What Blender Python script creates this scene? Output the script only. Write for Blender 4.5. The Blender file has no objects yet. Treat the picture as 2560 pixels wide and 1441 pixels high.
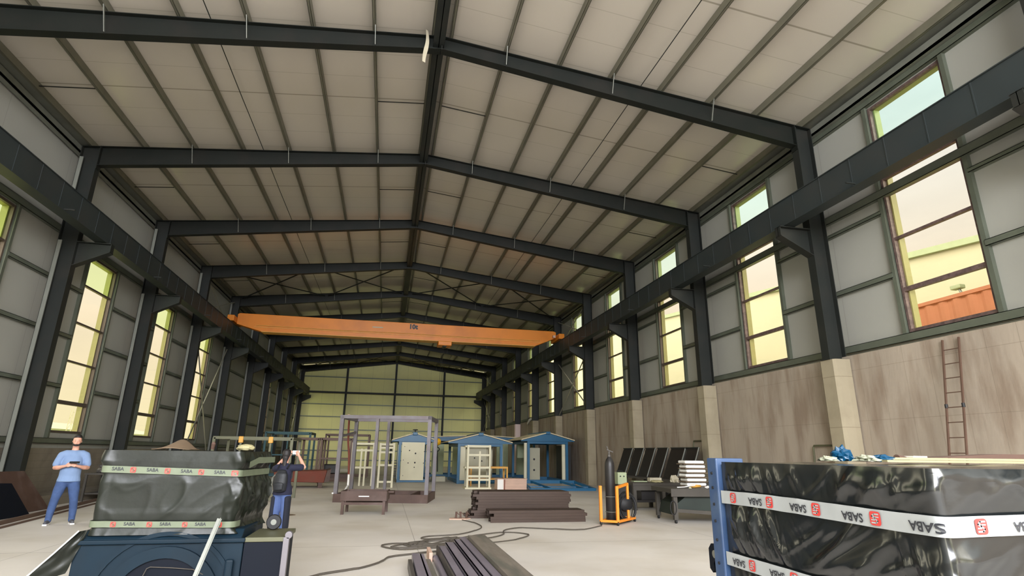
import bpy, bmesh, math, random
from mathutils import Vector, Matrix, noise, Euler

# ---------------------------------------------------------------- camera
scene = bpy.context.scene
COL = scene.collection
CAM_X, CAM_Z = -0.664, 1.6
FPX, YAW, PITCH, ROLL = 1395.5, 0.2113, 0.2872, 0.0132

def setup_camera():
    cam = bpy.data.cameras.new('camera')
    cam.sensor_fit = 'HORIZONTAL'
    cam.sensor_width = 36.0
    cam.lens = FPX * 36.0 / 2560.0
    cam.clip_start = 0.05
    cam.clip_end = 500
    o = bpy.data.objects.new('camera', cam)
    COL.objects.link(o)
    cy, sy, cp, sp = math.cos(YAW), math.sin(YAW), math.cos(PITCH), math.sin(PITCH)
    f = Vector((sy*cp, cy*cp, sp)); r = Vector((cy, -sy, 0)); u = r.cross(f)
    cr, sr = math.cos(ROLL), math.sin(ROLL)
    r, u = r*cr + u*sr, u*cr - r*sr
    m = Matrix((r, u, -f)).transposed().to_4x4()
    m.translation = Vector((CAM_X, 0, CAM_Z))
    o.matrix_world = m
    scene.camera = o
setup_camera()

# ---------------------------------------------------------------- sky, added fill lights, exposure
def lin(c):
    return tuple(((v/255.0)/12.92 if v/255.0 <= 0.04045 else ((v/255.0+0.055)/1.055)**2.4) for v in c)

def setup_world():
    w = bpy.data.worlds.new('sky'); scene.world = w; w.use_nodes = True
    nt = w.node_tree; nt.nodes.clear()
    out = nt.nodes.new('ShaderNodeOutputWorld'); bg = nt.nodes.new('ShaderNodeBackground')
    tc = nt.nodes.new('ShaderNodeTexCoord'); sep = nt.nodes.new('ShaderNodeSeparateXYZ')
    mr = nt.nodes.new('ShaderNodeMapRange'); ramp = nt.nodes.new('ShaderNodeValToRGB')
    nz = nt.nodes.new('ShaderNodeTexNoise'); mx = nt.nodes.new('ShaderNodeMixRGB')
    nt.links.new(tc.outputs['Generated'], sep.inputs[0])
    nt.links.new(sep.outputs['Z'], mr.inputs[0])
    mr.inputs[1].default_value = -1; mr.inputs[2].default_value = 1
    e = ramp.color_ramp.elements
    e[0].position = 0.0; e[0].color = (0.50, 0.47, 0.36, 1)
    e[1].position = 1.0; e[1].color = (0.80, 0.90, 0.95, 1)
    for p, c in ((0.49, (0.62, 0.58, 0.40)), (0.505, (0.92, 0.82, 0.50)), (0.56, (0.98, 0.85, 0.58)), (0.63, (0.98, 0.86, 0.68)), (0.70, (0.93, 0.90, 0.82)), (0.8, (0.84, 0.90, 0.92))):
        x = e.new(p); x.color = c + (1,)
    nt.links.new(mr.outputs[0], ramp.inputs[0])
    mp = nt.nodes.new('ShaderNodeMapping'); mp.inputs['Scale'].default_value = (2, 2, 7)
    nt.links.new(tc.outputs['Generated'], mp.inputs[0]); nt.links.new(mp.outputs[0], nz.inputs[0])
    nz.inputs['Scale'].default_value = 1.6; nz.inputs['Detail'].default_value = 5
    mr2 = nt.nodes.new('ShaderNodeMapRange'); mr2.inputs[1].default_value = .35; mr2.inputs[2].default_value = .7
    mr2.inputs[3].default_value = .93; mr2.inputs[4].default_value = 1.06
    nt.links.new(nz.outputs[0], mr2.inputs[0])
    mx.blend_type = 'MULTIPLY'; mx.inputs[0].default_value = 1
    nt.links.new(ramp.outputs[0], mx.inputs[1]); nt.links.new(mr2.outputs[0], mx.inputs[2])
    nt.links.new(mx.outputs[0], bg.inputs[0]); bg.inputs[1].default_value = 1.1
    nt.links.new(bg.outputs[0], out.inputs[0])
setup_world()

def sun(name, direction, strength, color, angle):
    l = bpy.data.lights.new(name, 'SUN'); l.energy = strength; l.color = color; l.angle = math.radians(angle)
    o = bpy.data.objects.new(name, l); COL.objects.link(o)
    o.rotation_euler = Vector(direction).to_track_quat('-Z', 'Y').to_euler()
    return o
# added fill suns boosting the daylight through both window rows (very wide discs)
sun('fill_sun_east', (-1, 0.10, 0.02), 12.0, (1.0, 0.95, 0.74), 120)
sun('fill_sun_west', (1, 0.10, 0.02), 12.0, (1.0, 0.96, 0.76), 120)
# added fill light, unseen, high at the open gable behind the camera
def area(name, loc, direction, sx, sy, power, color):
    l = bpy.data.lights.new(name, 'AREA'); l.shape = 'RECTANGLE'; l.size = sx; l.size_y = sy
    l.energy = power; l.color = color
    o = bpy.data.objects.new(name, l); COL.objects.link(o); o.location = loc
    o.rotation_euler = Vector(direction).to_track_quat('-Z', 'Z').to_euler()
    return o
area('fill_gable', (0, -13, 8.6), (0, 1, -0.75), 19, 8, 13000, (0.92, 0.94, 1.0))

scene.view_settings.view_transform = 'Standard'
scene.view_settings.look = 'None'
scene.view_settings.gamma = 1
scene.view_settings.use_curve_mapping = False
scene.view_settings.exposure = 0.0
scene.cycles.max_bounces = 10
scene.cycles.diffuse_bounces = 6
scene.cycles.sample_clamp_indirect = 6
scene.cycles.caustics_reflective = False
scene.cycles.caustics_refractive = False

# ---------------------------------------------------------------- materials
MATS = {}
def mat(name, rgb, rough=0.6, metal=0.0, var=0.12, vscale=1.5, bump=0.0, bscale=30.0, stretch=(1, 1, 1), spec=0.5, coords='Object', dirt=None, dirt_amt=0.0, dirt_scale=2.0, coat=0.0):
    m = bpy.data.materials.new(name); m.use_nodes = True
    nt = m.node_tree; b = nt.nodes['Principled BSDF']
    c = lin(rgb)
    tc = nt.nodes.new('ShaderNodeTexCoord'); mp = nt.nodes.new('ShaderNodeMapping')
    mp.inputs['Scale'].default_value = stretch
    nt.links.new(tc.outputs[coords], mp.inputs[0])
    nz = nt.nodes.new('ShaderNodeTexNoise'); nz.inputs['Scale'].default_value = vscale; nz.inputs['Detail'].default_value = 6
    nt.links.new(mp.outputs[0], nz.inputs[0])
    r = nt.nodes.new('ShaderNodeValToRGB')
    r.color_ramp.elements[0].position = .3; r.color_ramp.elements[1].position = .7
    r.color_ramp.elements[0].color = tuple(max(0, v*(1-var)) for v in c) + (1,)
    r.color_ramp.elements[1].color = tuple(min(1, v*(1+var)) for v in c) + (1,)
    nt.links.new(nz.outputs[0], r.inputs[0])
    src = r.outputs[0]
    if dirt:
        n2 = nt.nodes.new('ShaderNodeTexNoise'); n2.inputs['Scale'].default_value = dirt_scale; n2.inputs['Detail'].default_value = 8
        nt.links.new(mp.outputs[0], n2.inputs[0])
        mr = nt.nodes.new('ShaderNodeMapRange'); mr.inputs[1].default_value = .48; mr.inputs[2].default_value = .68; mr.inputs[4].default_value = dirt_amt
        nt.links.new(n2.outputs[0], mr.inputs[0])
        mx = nt.nodes.new('ShaderNodeMixRGB'); nt.links.new(mr.outputs[0], mx.inputs[0]); nt.links.new(src, mx.inputs[1])
        mx.inputs[2].default_value = lin(dirt) + (1,); src = mx.outputs[0]
    nt.links.new(src, b.inputs['Base Color'])
    b.inputs['Roughness'].default_value = rough; b.inputs['Metallic'].default_value = metal
    b.inputs['Specular IOR Level'].default_value = spec
    b.inputs['Coat Weight'].default_value = coat
    if bump:
        n3 = nt.nodes.new('ShaderNodeTexNoise'); n3.inputs['Scale'].default_value = bscale; n3.inputs['Detail'].default_value = 4
        nt.links.new(mp.outputs[0], n3.inputs[0])
        bp = nt.nodes.new('ShaderNodeBump'); bp.inputs['Strength'].default_value = bump; bp.inputs['Distance'].default_value = .02
        nt.links.new(n3.outputs[0], bp.inputs['Height']); nt.links.new(bp.outputs[0], b.inputs['Normal'])
    MATS[name] = m
    return m

def line_mask(nt, coord_socket, axis, period, width, offset=0.0):
    sep = nt.nodes.new('ShaderNodeSeparateXYZ'); nt.links.new(coord_socket, sep.inputs[0])
    a = nt.nodes.new('ShaderNodeMath'); a.operation = 'ADD'; a.inputs[1].default_value = offset
    nt.links.new(sep.outputs[axis], a.inputs[0])
    p = nt.nodes.new('ShaderNodeMath'); p.operation = 'PINGPONG'; p.inputs[1].default_value = period/2
    nt.links.new(a.outputs[0], p.inputs[0])
    l = nt.nodes.new('ShaderNodeMath'); l.operation = 'LESS_THAN'; l.inputs[1].default_value = width/2
    nt.links.new(p.outputs[0], l.inputs[0])
    return l.outputs[0]

def add_lines(m, specs, rgb, amount=0.6):
    """thin panel seams drawn where the object's own coordinate crosses a multiple of the period"""
    nt = m.node_tree; b = nt.nodes['Principled BSDF']
    tc = nt.nodes.new('ShaderNodeTexCoord')
    src = b.inputs['Base Color'].links[0].from_socket
    for axis, period, width, off in specs:
        k = line_mask(nt, tc.outputs['Object'], axis, period, width, off)
        f = nt.nodes.new('ShaderNodeMath'); f.operation = 'MULTIPLY'; f.inputs[1].default_value = amount
        nt.links.new(k, f.inputs[0])
        mx = nt.nodes.new('ShaderNodeMixRGB'); nt.links.new(f.outputs[0], mx.inputs[0]); nt.links.new(src, mx.inputs[1])
        mx.inputs[2].default_value = lin(rgb) + (1,); src = mx.outputs[0]
    nt.links.new(src, b.inputs['Base Color'])

mat('steel', (33, 36, 34), .5, 0.0, .10, 1.2, spec=.3, dirt=(62, 54, 48), dirt_amt=.22, dirt_scale=1.3)
mat('steel_beam', (46, 52, 53), .5, 0.0, .08, .8, spec=.3, dirt=(70, 62, 56), dirt_amt=.15, dirt_scale=1)
mat('steel_rafter', (24, 27, 24), .5, 0.0, .10, 1.2, spec=.25, dirt=(46, 40, 36), dirt_amt=.25, dirt_scale=1.3)
mat('steel_light', (128, 130, 122), .45, .3, .10, 2)
mat('purlin', (120, 118, 104), .42, .45, .12, 2)
mat('girt', (104, 110, 98), .45, .35, .12, 2)
m = mat('roof_panel', (196, 189, 178), .22, 0, .035, .35, spec=.6)
add_lines(m, [('Y', 1.0, .022, 0.0)], (130, 122, 104), .32); add_lines(m, [('Y', 6.0, .05, 3.0)], (120, 112, 96), .5)
m = mat('wall_panel', (160, 160, 154), .5, 0, .05, .5)
add_lines(m, [('Y', 3.0, .02, 0.0)], (110, 108, 98), .3)
m = mat('end_panel', (234, 230, 158), .45, 0, .05, .4)
add_lines(m, [('X', 1.33, .025, 0.0)], (130, 126, 88), .35)
mat('concrete_wall', (162, 150, 136), .85, 0, .13, .9, .25, 12, (1, 1, .22), dirt=(112, 90, 72), dirt_amt=.55, dirt_scale=2.6)
m = MATS['concrete_wall']; add_lines(m, [('Y', 0.61, .012, .1), ('Z', 1.22, .012, 0)], (104, 94, 80), .35)
mat('pier_concrete', (150, 140, 118), .8, 0, .1, .8, .15, 14, dirt=(120, 108, 88), dirt_amt=.3)
m = MATS['pier_concrete']; add_lines(m, [('Z', 1.22, .02, .15)], (110, 98, 78), .5)
mat('pier_pink', (226, 205, 200), .8, 0, .06, .8)
mat('block_wall', (120, 112, 98), .9, 0, .12, 1.2, .2, 14, dirt=(90, 78, 68), dirt_amt=.4)
m = MATS['block_wall']; add_lines(m, [('Z', .2, .012, 0), ('Y', .4, .01, 0)], (88, 80, 70), .4)
m = mat('floor', (214, 208, 200), .55, 0, .09, .35, .06, 40, spec=.4, dirt=(170, 158, 136), dirt_amt=.4, dirt_scale=.5)
add_lines(m, [('Y', 6.0, .02, -10.95+12), ('X', 6.0, .012, 0.0)], (112, 104, 92), .6)
mat('ground', (206, 202, 140), .9, 0, .1, .3)
mat('jamb', (150, 146, 92), .5, 0, .04, 1)
mat('frame_dark', (86, 74, 66), .5, .2, .1, 3)
mat('frame_film', (92, 74, 72), .5, 0, .4, 9, dirt=(130, 112, 104), dirt_amt=.4, dirt_scale=12)
mat('bracing', (150, 148, 134), .45, .3, .08, 2)

def glass(name, tint):
    m = bpy.data.materials.new(name); m.use_nodes = True; nt = m.node_tree; nt.nodes.clear()
    out = nt.nodes.new('ShaderNodeOutputMaterial'); t = nt.nodes.new('ShaderNodeBsdfTransparent'); g = nt.nodes.new('ShaderNodeBsdfGlossy')
    t.inputs[0].default_value = tint + (1,); g.inputs['Roughness'].default_value = .03
    mx = nt.nodes.new('ShaderNodeMixShader'); mx.inputs[0].default_value = .04
    nt.links.new(t.outputs[0], mx.inputs[1]); nt.links.new(g.outputs[0], mx.inputs[2])
    nt.links.new(mx.outputs[0], out.inputs[0]); MATS[name] = m
glass('glass_clear', (.99, .98, .95)); glass('glass_green', (.90, 1.0, .97)); glass('glass_lime', (.92, 1.0, .80))

# ---------------------------------------------------------------- mesh helpers
class MB:
    def __init__(s): s.v = []; s.f = []
    def add(s, vs, fs):
        n = len(s.v); s.v += [tuple(v) for v in vs]; s.f += [tuple(i+n for i in f) for f in fs]; return s
    def box(s, x0, x1, y0, y1, z0, z1):
        if x0 > x1: x0, x1 = x1, x0
        if y0 > y1: y0, y1 = y1, y0
        if z0 > z1: z0, z1 = z1, z0
        return s.add([(x0,y0,z0),(x1,y0,z0),(x1,y1,z0),(x0,y1,z0),(x0,y0,z1),(x1,y0,z1),(x1,y1,z1),(x0,y1,z1)],
                     [(0,3,2,1),(4,5,6,7),(0,1,5,4),(1,2,6,5),(2,3,7,6),(3,0,4,7)])
    def bar(s, a, b, w, h, up=(0,0,1)):
        a, b = Vector(a), Vector(b); d = (b-a).normalized(); up = Vector(up)
        if abs(d.dot(up)) > .98: up = Vector((0,1,0)) if abs(d.y) < .9 else Vector((1,0,0))
        r = d.cross(up).normalized()*w/2; u = r.cross(d).normalized()*h/2
        vs = [a-r-u, a+r-u, a+r+u, a-r+u, b-r-u, b+r-u, b+r+u, b-r+u]
        return s.add(vs, [(0,1,2,3),(7,6,5,4),(0,4,5,1),(1,5,6,2),(2,6,7,3),(3,7,4,0)])
    def poly(s, pts, axis, a0, a1):
        """closed outline pts (2D) extruded along axis from a0 to a1"""
        n = len(pts)
        def P(p, a):
            return {'Y': (p[0], a, p[1]), 'X': (a, p[0], p[1]), 'Z': (p[0], p[1], a)}[axis]
        vs = [P(p, a0) for p in pts] + [P(p, a1) for p in pts]
        fs = [tuple(range(n))[::-1], tuple(range(n, 2*n))] + [(i, (i+1) % n, n+(i+1) % n, n+i) for i in range(n)]
        return s.add(vs, fs)
    def tube(s, path, r, seg=8, closed=False):
        path = [Vector(p) for p in path]; n = len(path); rings = []
        prev = None
        for i, p in enumerate(path):
            if closed: d = path[(i+1) % n]-path[i-1]
            else: d = path[min(i+1, n-1)]-path[max(i-1, 0)]
            if d.length < 1e-9: d = Vector((0,0,1))
            d.normalize()
            if prev is None:
                u = d.orthogonal().normalized()
            else:
                u = prev - d*prev.dot(d)
                u = u.normalized() if u.length > 1e-6 else d.orthogonal().normalized()
            prev = u; w = d.cross(u)
            rr = r[i] if isinstance(r, (list, tuple)) else r
            rings.append([p + (u*math.cos(t)+w*math.sin(t))*rr for t in [2*math.pi*k/seg for k in range(seg)]])
        vs = [v for R in rings for v in R]; fs = []
        m = n if closed else n-1
        for i in range(m):
            j = (i+1) % n
            for k in range(seg):
                k2 = (k+1) % seg
                fs.append((i*seg+k, i*seg+k2, j*seg+k2, j*seg+k))
        if not closed: fs += [tuple(range(seg))[::-1], tuple((n-1)*seg+k for k in range(seg))]
        return s.add(vs, fs)
    def lathe(s, prof, c=(0,0,0), seg=20, axis='Z'):
        """prof: list of (radius, height)"""
        vs = []; fs = []
        for r, h in prof:
            for k in range(seg):
                t = 2*math.pi*k/seg; x, y = r*math.cos(t), r*math.sin(t)
                p = {'Z': (x, y, h), 'Y': (x, h, y), 'X': (h, x, y)}[axis]
                vs.append((p[0]+c[0], p[1]+c[1], p[2]+c[2]))
        for i in range(len(prof)-1):
            for k in range(seg):
                k2 = (k+1) % seg; fs.append((i*seg+k, i*seg+k2, (i+1)*seg+k2, (i+1)*seg+k))
        fs += [tuple(range(seg))[::-1], tuple((len(prof)-1)*seg+k for k in range(seg))]
        return s.add(vs, fs)
    def xf(s, loc=(0,0,0), rz=0, rx=0, ry=0, sc=1):
        M = Matrix.Translation(loc) @ Euler((rx, ry, rz)).to_matrix().to_4x4() @ Matrix.Scale(sc, 4)
        s.v = [tuple(M @ Vector(v)) for v in s.v]; return s
    def build(s, name, material, parent=None, smooth=False, bevel=0.0, **props):
        me = bpy.data.meshes.new(name); me.from_pydata(s.v, [], s.f); me.validate()
        bm = bmesh.new(); bm.from_mesh(me); bmesh.ops.recalc_face_normals(bm, faces=bm.faces); bm.to_mesh(me); bm.free()
        me.materials.append(MATS[material] if isinstance(material, str) else material)
        if smooth:
            for p in me.polygons: p.use_smooth = True
        o = bpy.data.objects.new(name, me); COL.objects.link(o)
        if parent: o.parent = parent
        if bevel:
            b = o.modifiers.new('bevel', 'BEVEL'); b.width = bevel; b.segments = 2; b.limit_method = 'ANGLE'
            if smooth: b.harden_normals = False
        for k, v in props.items(): o[k] = v
        return o

def tag(o, label, cat, group=None):
    o['label'] = label; o['category'] = cat
    if group: o['group'] = group
    return o
def struct(o): o['kind'] = 'structure'; return o
def empty(name, loc=(0,0,0), rz=0, label=None, cat=None, group=None):
    o = bpy.data.objects.new(name, None); COL.objects.link(o); o.location = loc; o.rotation_euler = (0, 0, rz); o.empty_display_size = .2
    if label: tag(o, label, cat, group)
    return o
def copy_tree(o, parent=None):
    c = o.copy(); COL.objects.link(c)
    if parent: c.parent = parent
    for ch in list(o.children): copy_tree(ch, c)
    return c
ORD = ['nearest', 'second', 'third', 'fourth', 'fifth', 'sixth', 'seventh', 'eighth', 'ninth', 'tenth', 'eleventh', 'twelfth', 'thirteenth']
PI = math.pi

# ---------------------------------------------------------------- the building
YF = [12 + 6*n for n in range(-1, 10)]          # portal frames, 6 m apart
Y0, Y1 = -12.0, 66.3
FX = 10.03                                       # inner face of the columns
def ztop(x): return 11.72 - .107*abs(x)
def zbot(x): return 11.33 - .134*abs(x)

struct(MB().box(-10.95, 10.95, Y0, Y1, -.2, 0).build('floor', 'floor'))

def roof():
    mb = MB()
    z0, ze = 11.93, 11.93 - .107*11.3
    for sx in (-1, 1):
        mb.poly([(0, z0), (sx*11.3, ze), (sx*11.3, ze+.08), (0, z0+.08)], 'Y', Y0, Y1+.1)
    return struct(mb.build('ceiling', 'roof_panel'))
roof()

WIN_R = [12 + 6*n for n in range(-2, 9)]         # bay starts with a window, right wall
WIN_L = [6, 12, 18, 24, 30, 48, 54, 60]
def wall_side(sx, wins, z_lo, z_hi, base):
    mb = MB(); x0, x1 = sx*10.8, sx*10.93
    top = 10.40 if sx == 1 else 10.70
    if sx == 1:
        yy = Y0
        for f in YF+[Y1]:
            mb.box(x0, x1, yy, min(f+.05, Y1), 10.40, 10.70); yy = f+.17
    ys = sorted(wins); prev = Y0
    for b in ys:
        a, c = b+2.27, b+4.19
        mb.box(x0, x1, prev, a, base, top)
        mb.box(x0, x1, a, c, base, z_lo); mb.box(x0, x1, a, c, z_hi, top)
        prev = c
    mb.box(x0, x1, prev, Y1, base, top)
    return mb
struct(wall_side(1, WIN_R, 4.37, 10.12, 4.1).build('wall_right', 'wall_panel'))
struct(wall_side(-1, WIN_L, 2.05, 7.75, 1.55).build('wall_left', 'wall_panel'))
struct(MB().box(-10.95, -10.62, Y0, Y1, 0, 1.56).build('wall_left_base', 'block_wall'))
struct(MB().box(10.5, 10.95, Y0, Y1, 0, 4.03).build('wall_right_base', 'concrete_wall'))
# far gable
struct(MB().poly([(-10.95, 0), (10.95, 0), (10.95, 10.72), (0, 11.95), (-10.95, 10.72)], 'Y', 66.3, 66.42).build('wall_far', 'end_panel'))

# windows: frame with transoms, pale jamb, panes
def window(n, sx, b, z0, z1, bars, split, green, near):
    a, c = b+2.27, b+4.19
    fr = MB(); x0, x1 = sx*10.76, sx*10.80
    for y in (a, c): fr.box(x0, sx*10.88, y-.028, y+.028, z0-.035, z1+.035)
    for z, h in [(z0, .07), (z1, .07)] + bars: fr.box(x0+sx*.01, sx*10.86, a, c, z-h/2, z+h/2)
    w = struct(fr.build('window_%d' % n, 'frame_film' if near else 'frame_dark'))
    jb = MB()
    for y in (a+.045, c-.045): jb.box(sx*10.87, sx*11.03, y-.02, y+.02, z0, z1)
    jb.box(sx*10.87, sx*11.03, a, c, z1-.03, z1); jb.box(sx*10.87, sx*11.03, a, c, z0, z0+.03)
    jb.build('reveal', 'jamb', w)
    zz = [z0] + [split] + [z1]
    MB().box(sx*10.835, sx*10.842, a+.02, c-.02, z0, split).build('pane', 'glass_clear', w)
    MB().box(sx*10.835, sx*10.842, a+.02, c-.02, split, z1).build('pane', green, w)
    return w
n = 1
for i, b in enumerate(WIN_R):
    window(n, 1, b, 4.37, 10.12, [(5.33, .10), (6.58, .06), (7.72, .06), (8.15, .06), (9.0, .05)], 8.15, 'glass_green', i < 3); n += 1
for i, b in enumerate(WIN_L):
    window(n, -1, b, 2.06, 7.74, [(2.96, .12), (4.25, .06), (5.5, .06), (6.75, .06)], 6.75, 'glass_lime', False); n += 1

# window posts and wall rails, each side's rail line is one continuous member
SIDE = {1: 'right', -1: 'left'}
def girt(sx, z, h, y0, y1, proud=.12, material='girt'):
    x0 = sx*10.8; xi = sx*(10.8-proud)
    mb = MB(); mb.box(xi, xi+sx*.012, y0, y1, z-h/2, z+h/2)
    mb.box(xi, x0, y0, y1, z+h/2-.012, z+h/2); mb.box(xi, x0, y0, y1, z-h/2, z-h/2+.012)
    return mb
trim = 1
for sx, zs in ((1, [(4.22, .18, 'at the foot of the panels'), (7.78, .20, 'just below the crane beam'), (10.28, .16, 'above the window heads')]),
               (-1, [(1.78, .16, 'at the foot of the panels'), (7.92, .20, 'over the window heads')])):
    for z, h, where in zs:
        struct(girt(sx, z, h, Y0, Y1).build('trim_%d' % trim, 'girt')); trim += 1
def short_girts(sx, wins, zs):
    global trim
    ends = [Y0] + [v for b in wins for v in (b+2.15, b+4.31)] + [Y1]
    for z, h in zs:
        mb = MB()
        for k in range(0, len(ends), 2):
            g = girt(sx, z, h, ends[k], ends[k+1]); mb.add(g.v, g.f)
        struct(mb.build('trim_%d' % trim, 'girt')); trim += 1
short_girts(1, WIN_R, [(5.72, .13), (7.32, .09)])
short_girts(-1, WIN_L, [(3.42, .12), (4.95, .12), (6.45, .12)])
for sx, wins, z0, z1 in ((1, WIN_R, 4.3, 10.3), (-1, WIN_L, 1.85, 7.9)):
    mb = MB()
    for b in wins:
        for y in (b+2.17, b+4.29):
            mb.box(sx*10.70, sx*10.8, y-.05, y+.05, z0, z1)
    struct(mb.build('trim_%d' % trim, 'girt')); trim += 1
# eaves: strut and flashing
for sx in (1, -1):
    mb = MB(); yy = Y0
    for f in [g for g in YF if sx == 1]+[Y1]:
        e = min(f+.02, Y1)
        mb.box(sx*10.55, sx*10.72, yy, e, 10.35, 10.42); mb.box(sx*10.55, sx*10.57, yy, e, 10.35, 10.58); mb.box(sx*10.3, sx*10.8, yy, e, 10.66, 10.68); yy = f+.24
    struct(mb.build('trim_%d' % trim, 'steel_light')); trim += 1
# far wall members
for z in (9.56, 7.05-.5, 5.2, 3.81, 2.7, 1.6, .6):
    struct(MB().box(-10.5, 10.5, 66.16, 66.3, z-.05, z+.05).build('trim_%d' % trim, 'girt')); trim += 1

# ---- steel frame
def h_column(mb, sx, y, z0, z1):
    mb.box(sx*FX, sx*(FX+.02), y-.125, y+.125, z0, z1)
    mb.box(sx*(FX+.48), sx*(FX+.5), y-.125, y+.125, z0, z1)
    mb.box(sx*(FX+.02), sx*(FX+.48), y-.007, y+.007, z0, z1)
for sx in (1, -1):
    for i, y in enumerate(YF):
        if sx == -1 and y < 12: continue
        k = i if sx == 1 else i-1
        z0 = 3.97 if sx == 1 else .03
        root = empty('steel_column', (sx*(FX+.25), y, z0-.03), 0, 'dark grey steel H column, %s from the camera along the %s wall%s' % (ORD[k], SIDE[sx], ', standing on a concrete pier' if sx == 1 else ''), 'column', 'steel columns along the %s wall' % SIDE[sx])
        def P(mb, name, m='steel'):
            mb.xf((-sx*(FX+.25), -y, -(z0-.03))); return mb.build(name, m, root)
        mb = MB(); h_column(mb, sx, y, z0, ztop(10.3)-.05); P(mb, 'shaft')
        P(MB().box(sx*FX-sx*.03, sx*(FX+.53), y-.16, y+.16, z0-.03, z0), 'base_plate')
        if sx == -1:  # added pale strip: window light on the outer flange put in as colour
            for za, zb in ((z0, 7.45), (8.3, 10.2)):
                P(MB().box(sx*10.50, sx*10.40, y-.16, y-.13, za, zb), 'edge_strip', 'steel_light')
        # corbel carrying the crane beam
        mb = MB(); xi = sx*9.12
        mb.poly([(sx*FX, 6.72), (sx*FX, 7.46), (xi, 7.46), (xi, 7.2)], 'Y', y-.007, y+.007)
        mb.box(xi, sx*FX, y-.12, y+.12, 7.44, 7.46)
        mb.poly([(sx*FX, 6.72), (sx*FX, 6.70), (xi, 7.18), (xi, 7.2)], 'Y', y-.12, y+.12)
        mb.box(xi, xi+sx*.015, y-.1, y+.1, 7.19, 7.45)
        P(mb, 'bracket')
        mb = MB(); mb.box(sx*9.35, sx*FX, y-.05, y+.05, 8.05, 8.12); P(mb, 'tie_plate')

BRACES = (1.64, 4.52, 7.40)
for i, y in enumerate(YF):
    if y < 12: continue
    root = empty('roof_rafter', (0, y, 11.3), 0, 'dark grey pitched steel rafter, %s from the camera, spanning wall to wall under the roof' % ORD[i-1], 'rafter', 'pitched roof rafters')
    mb = MB(); xe = FX+.5
    for sx in (-1, 1):
        mb.poly([(0, zbot(0)), (sx*xe, zbot(FX)), (sx*xe, ztop(xe)), (0, ztop(0))], 'Y', y-.006, y+.006)
        mb.poly([(0, zbot(0)), (sx*FX, zbot(FX)), (sx*FX, zbot(FX)+.018), (0, zbot(0)+.018)], 'Y', y-.11, y+.11)
        mb.poly([(0, ztop(0)-.018), (sx*xe, ztop(xe)-.018), (sx*xe, ztop(xe)), (0, ztop(0))], 'Y', y-.11, y+.11)
        mb.box(sx*(FX-.02), sx*FX, y-.12, y+.12, zbot(FX)-.12, ztop(FX))
    mb.box(-.012, .012, y-.12, y+.12, zbot(0)-.03, ztop(0))
    mb.xf((0, -y, -11.3)).build('beam', 'steel_rafter', root)
    for sx in (-1, 1):
        for x in BRACES:
            b = MB().bar((sx*x, y-.32, ztop(x)+.02), (sx*x+.02, y-.1, zbot(x)+.05), .045, .012, (1, 0, 0)); b.xf((0, -y, -11.3))
            b.build('flange_brace', 'steel_light', root)

# purlins with sag rods between them near the ridge and the eaves
for sx in (-1, 1):
    for k in range(8):
        x = .2 + 1.44*k; z = ztop(x)
        if k == 7: x = 10.28; z = ztop(x)
        mb = MB(); X = sx*x
        mb.box(X-.009, X+.009, Y0, 66.25, z+.0, z+.2)
        mb.box(X, X+sx*.065, Y0, 66.25, z+.0, z+.009); mb.box(X, X+sx*.065, Y0, 66.25, z+.188, z+.197)
        mb.box(X+sx*.056, X+sx*.065, Y0, 66.25, z, z+.025)
        if k == 0: lab = 'thin steel purlin running along the ridge on its %s side' % SIDE[sx]
        elif k == 7: lab = 'thin steel purlin along the %s eaves' % SIDE[sx]
        else: lab = 'thin steel purlin on the %s roof slope, %s out from the ridge purlin' % (SIDE[sx], ['', 'first', 'second', 'third', 'fourth', 'fifth', 'sixth'][k])
        o = tag(mb.build('roof_purlin', 'purlin'), lab, 'purlin', 'roof purlins')
        if k in (0, 6):
            for y in YF[1:-1]:
                MB().bar((X, y+3, z+.1), (sx*(x+1.44), y+3, ztop(x+1.44)+.1), .022, .022).build('sag_rod', 'steel', o)
# ridge beam between the rafters
mb = MB(); mb.box(-.22, .06, Y0, 66.2, 11.62, 11.64); mb.box(-.22, .06, Y0, 66.2, 11.42, 11.44); mb.box(-.09, -.07, Y0, 66.2, 11.42, 11.64)
tag(mb.build('ridge_beam', 'steel'), 'dark steel beam running under the ridge from front to back', 'beam')
# thin cables under the purlins, one each side
for sx, x in ((-1, 5.35), (1, 5.4)):
    tag(MB().tube([(sx*x, y, ztop(x)+.05-.02*(j % 2)) for j, y in enumerate(range(-12, 67, 3))], .012, 6).build('roof_cable', 'steel'), 'thin black cable strung along the %s roof slope' % SIDE[sx], 'cable')

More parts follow.
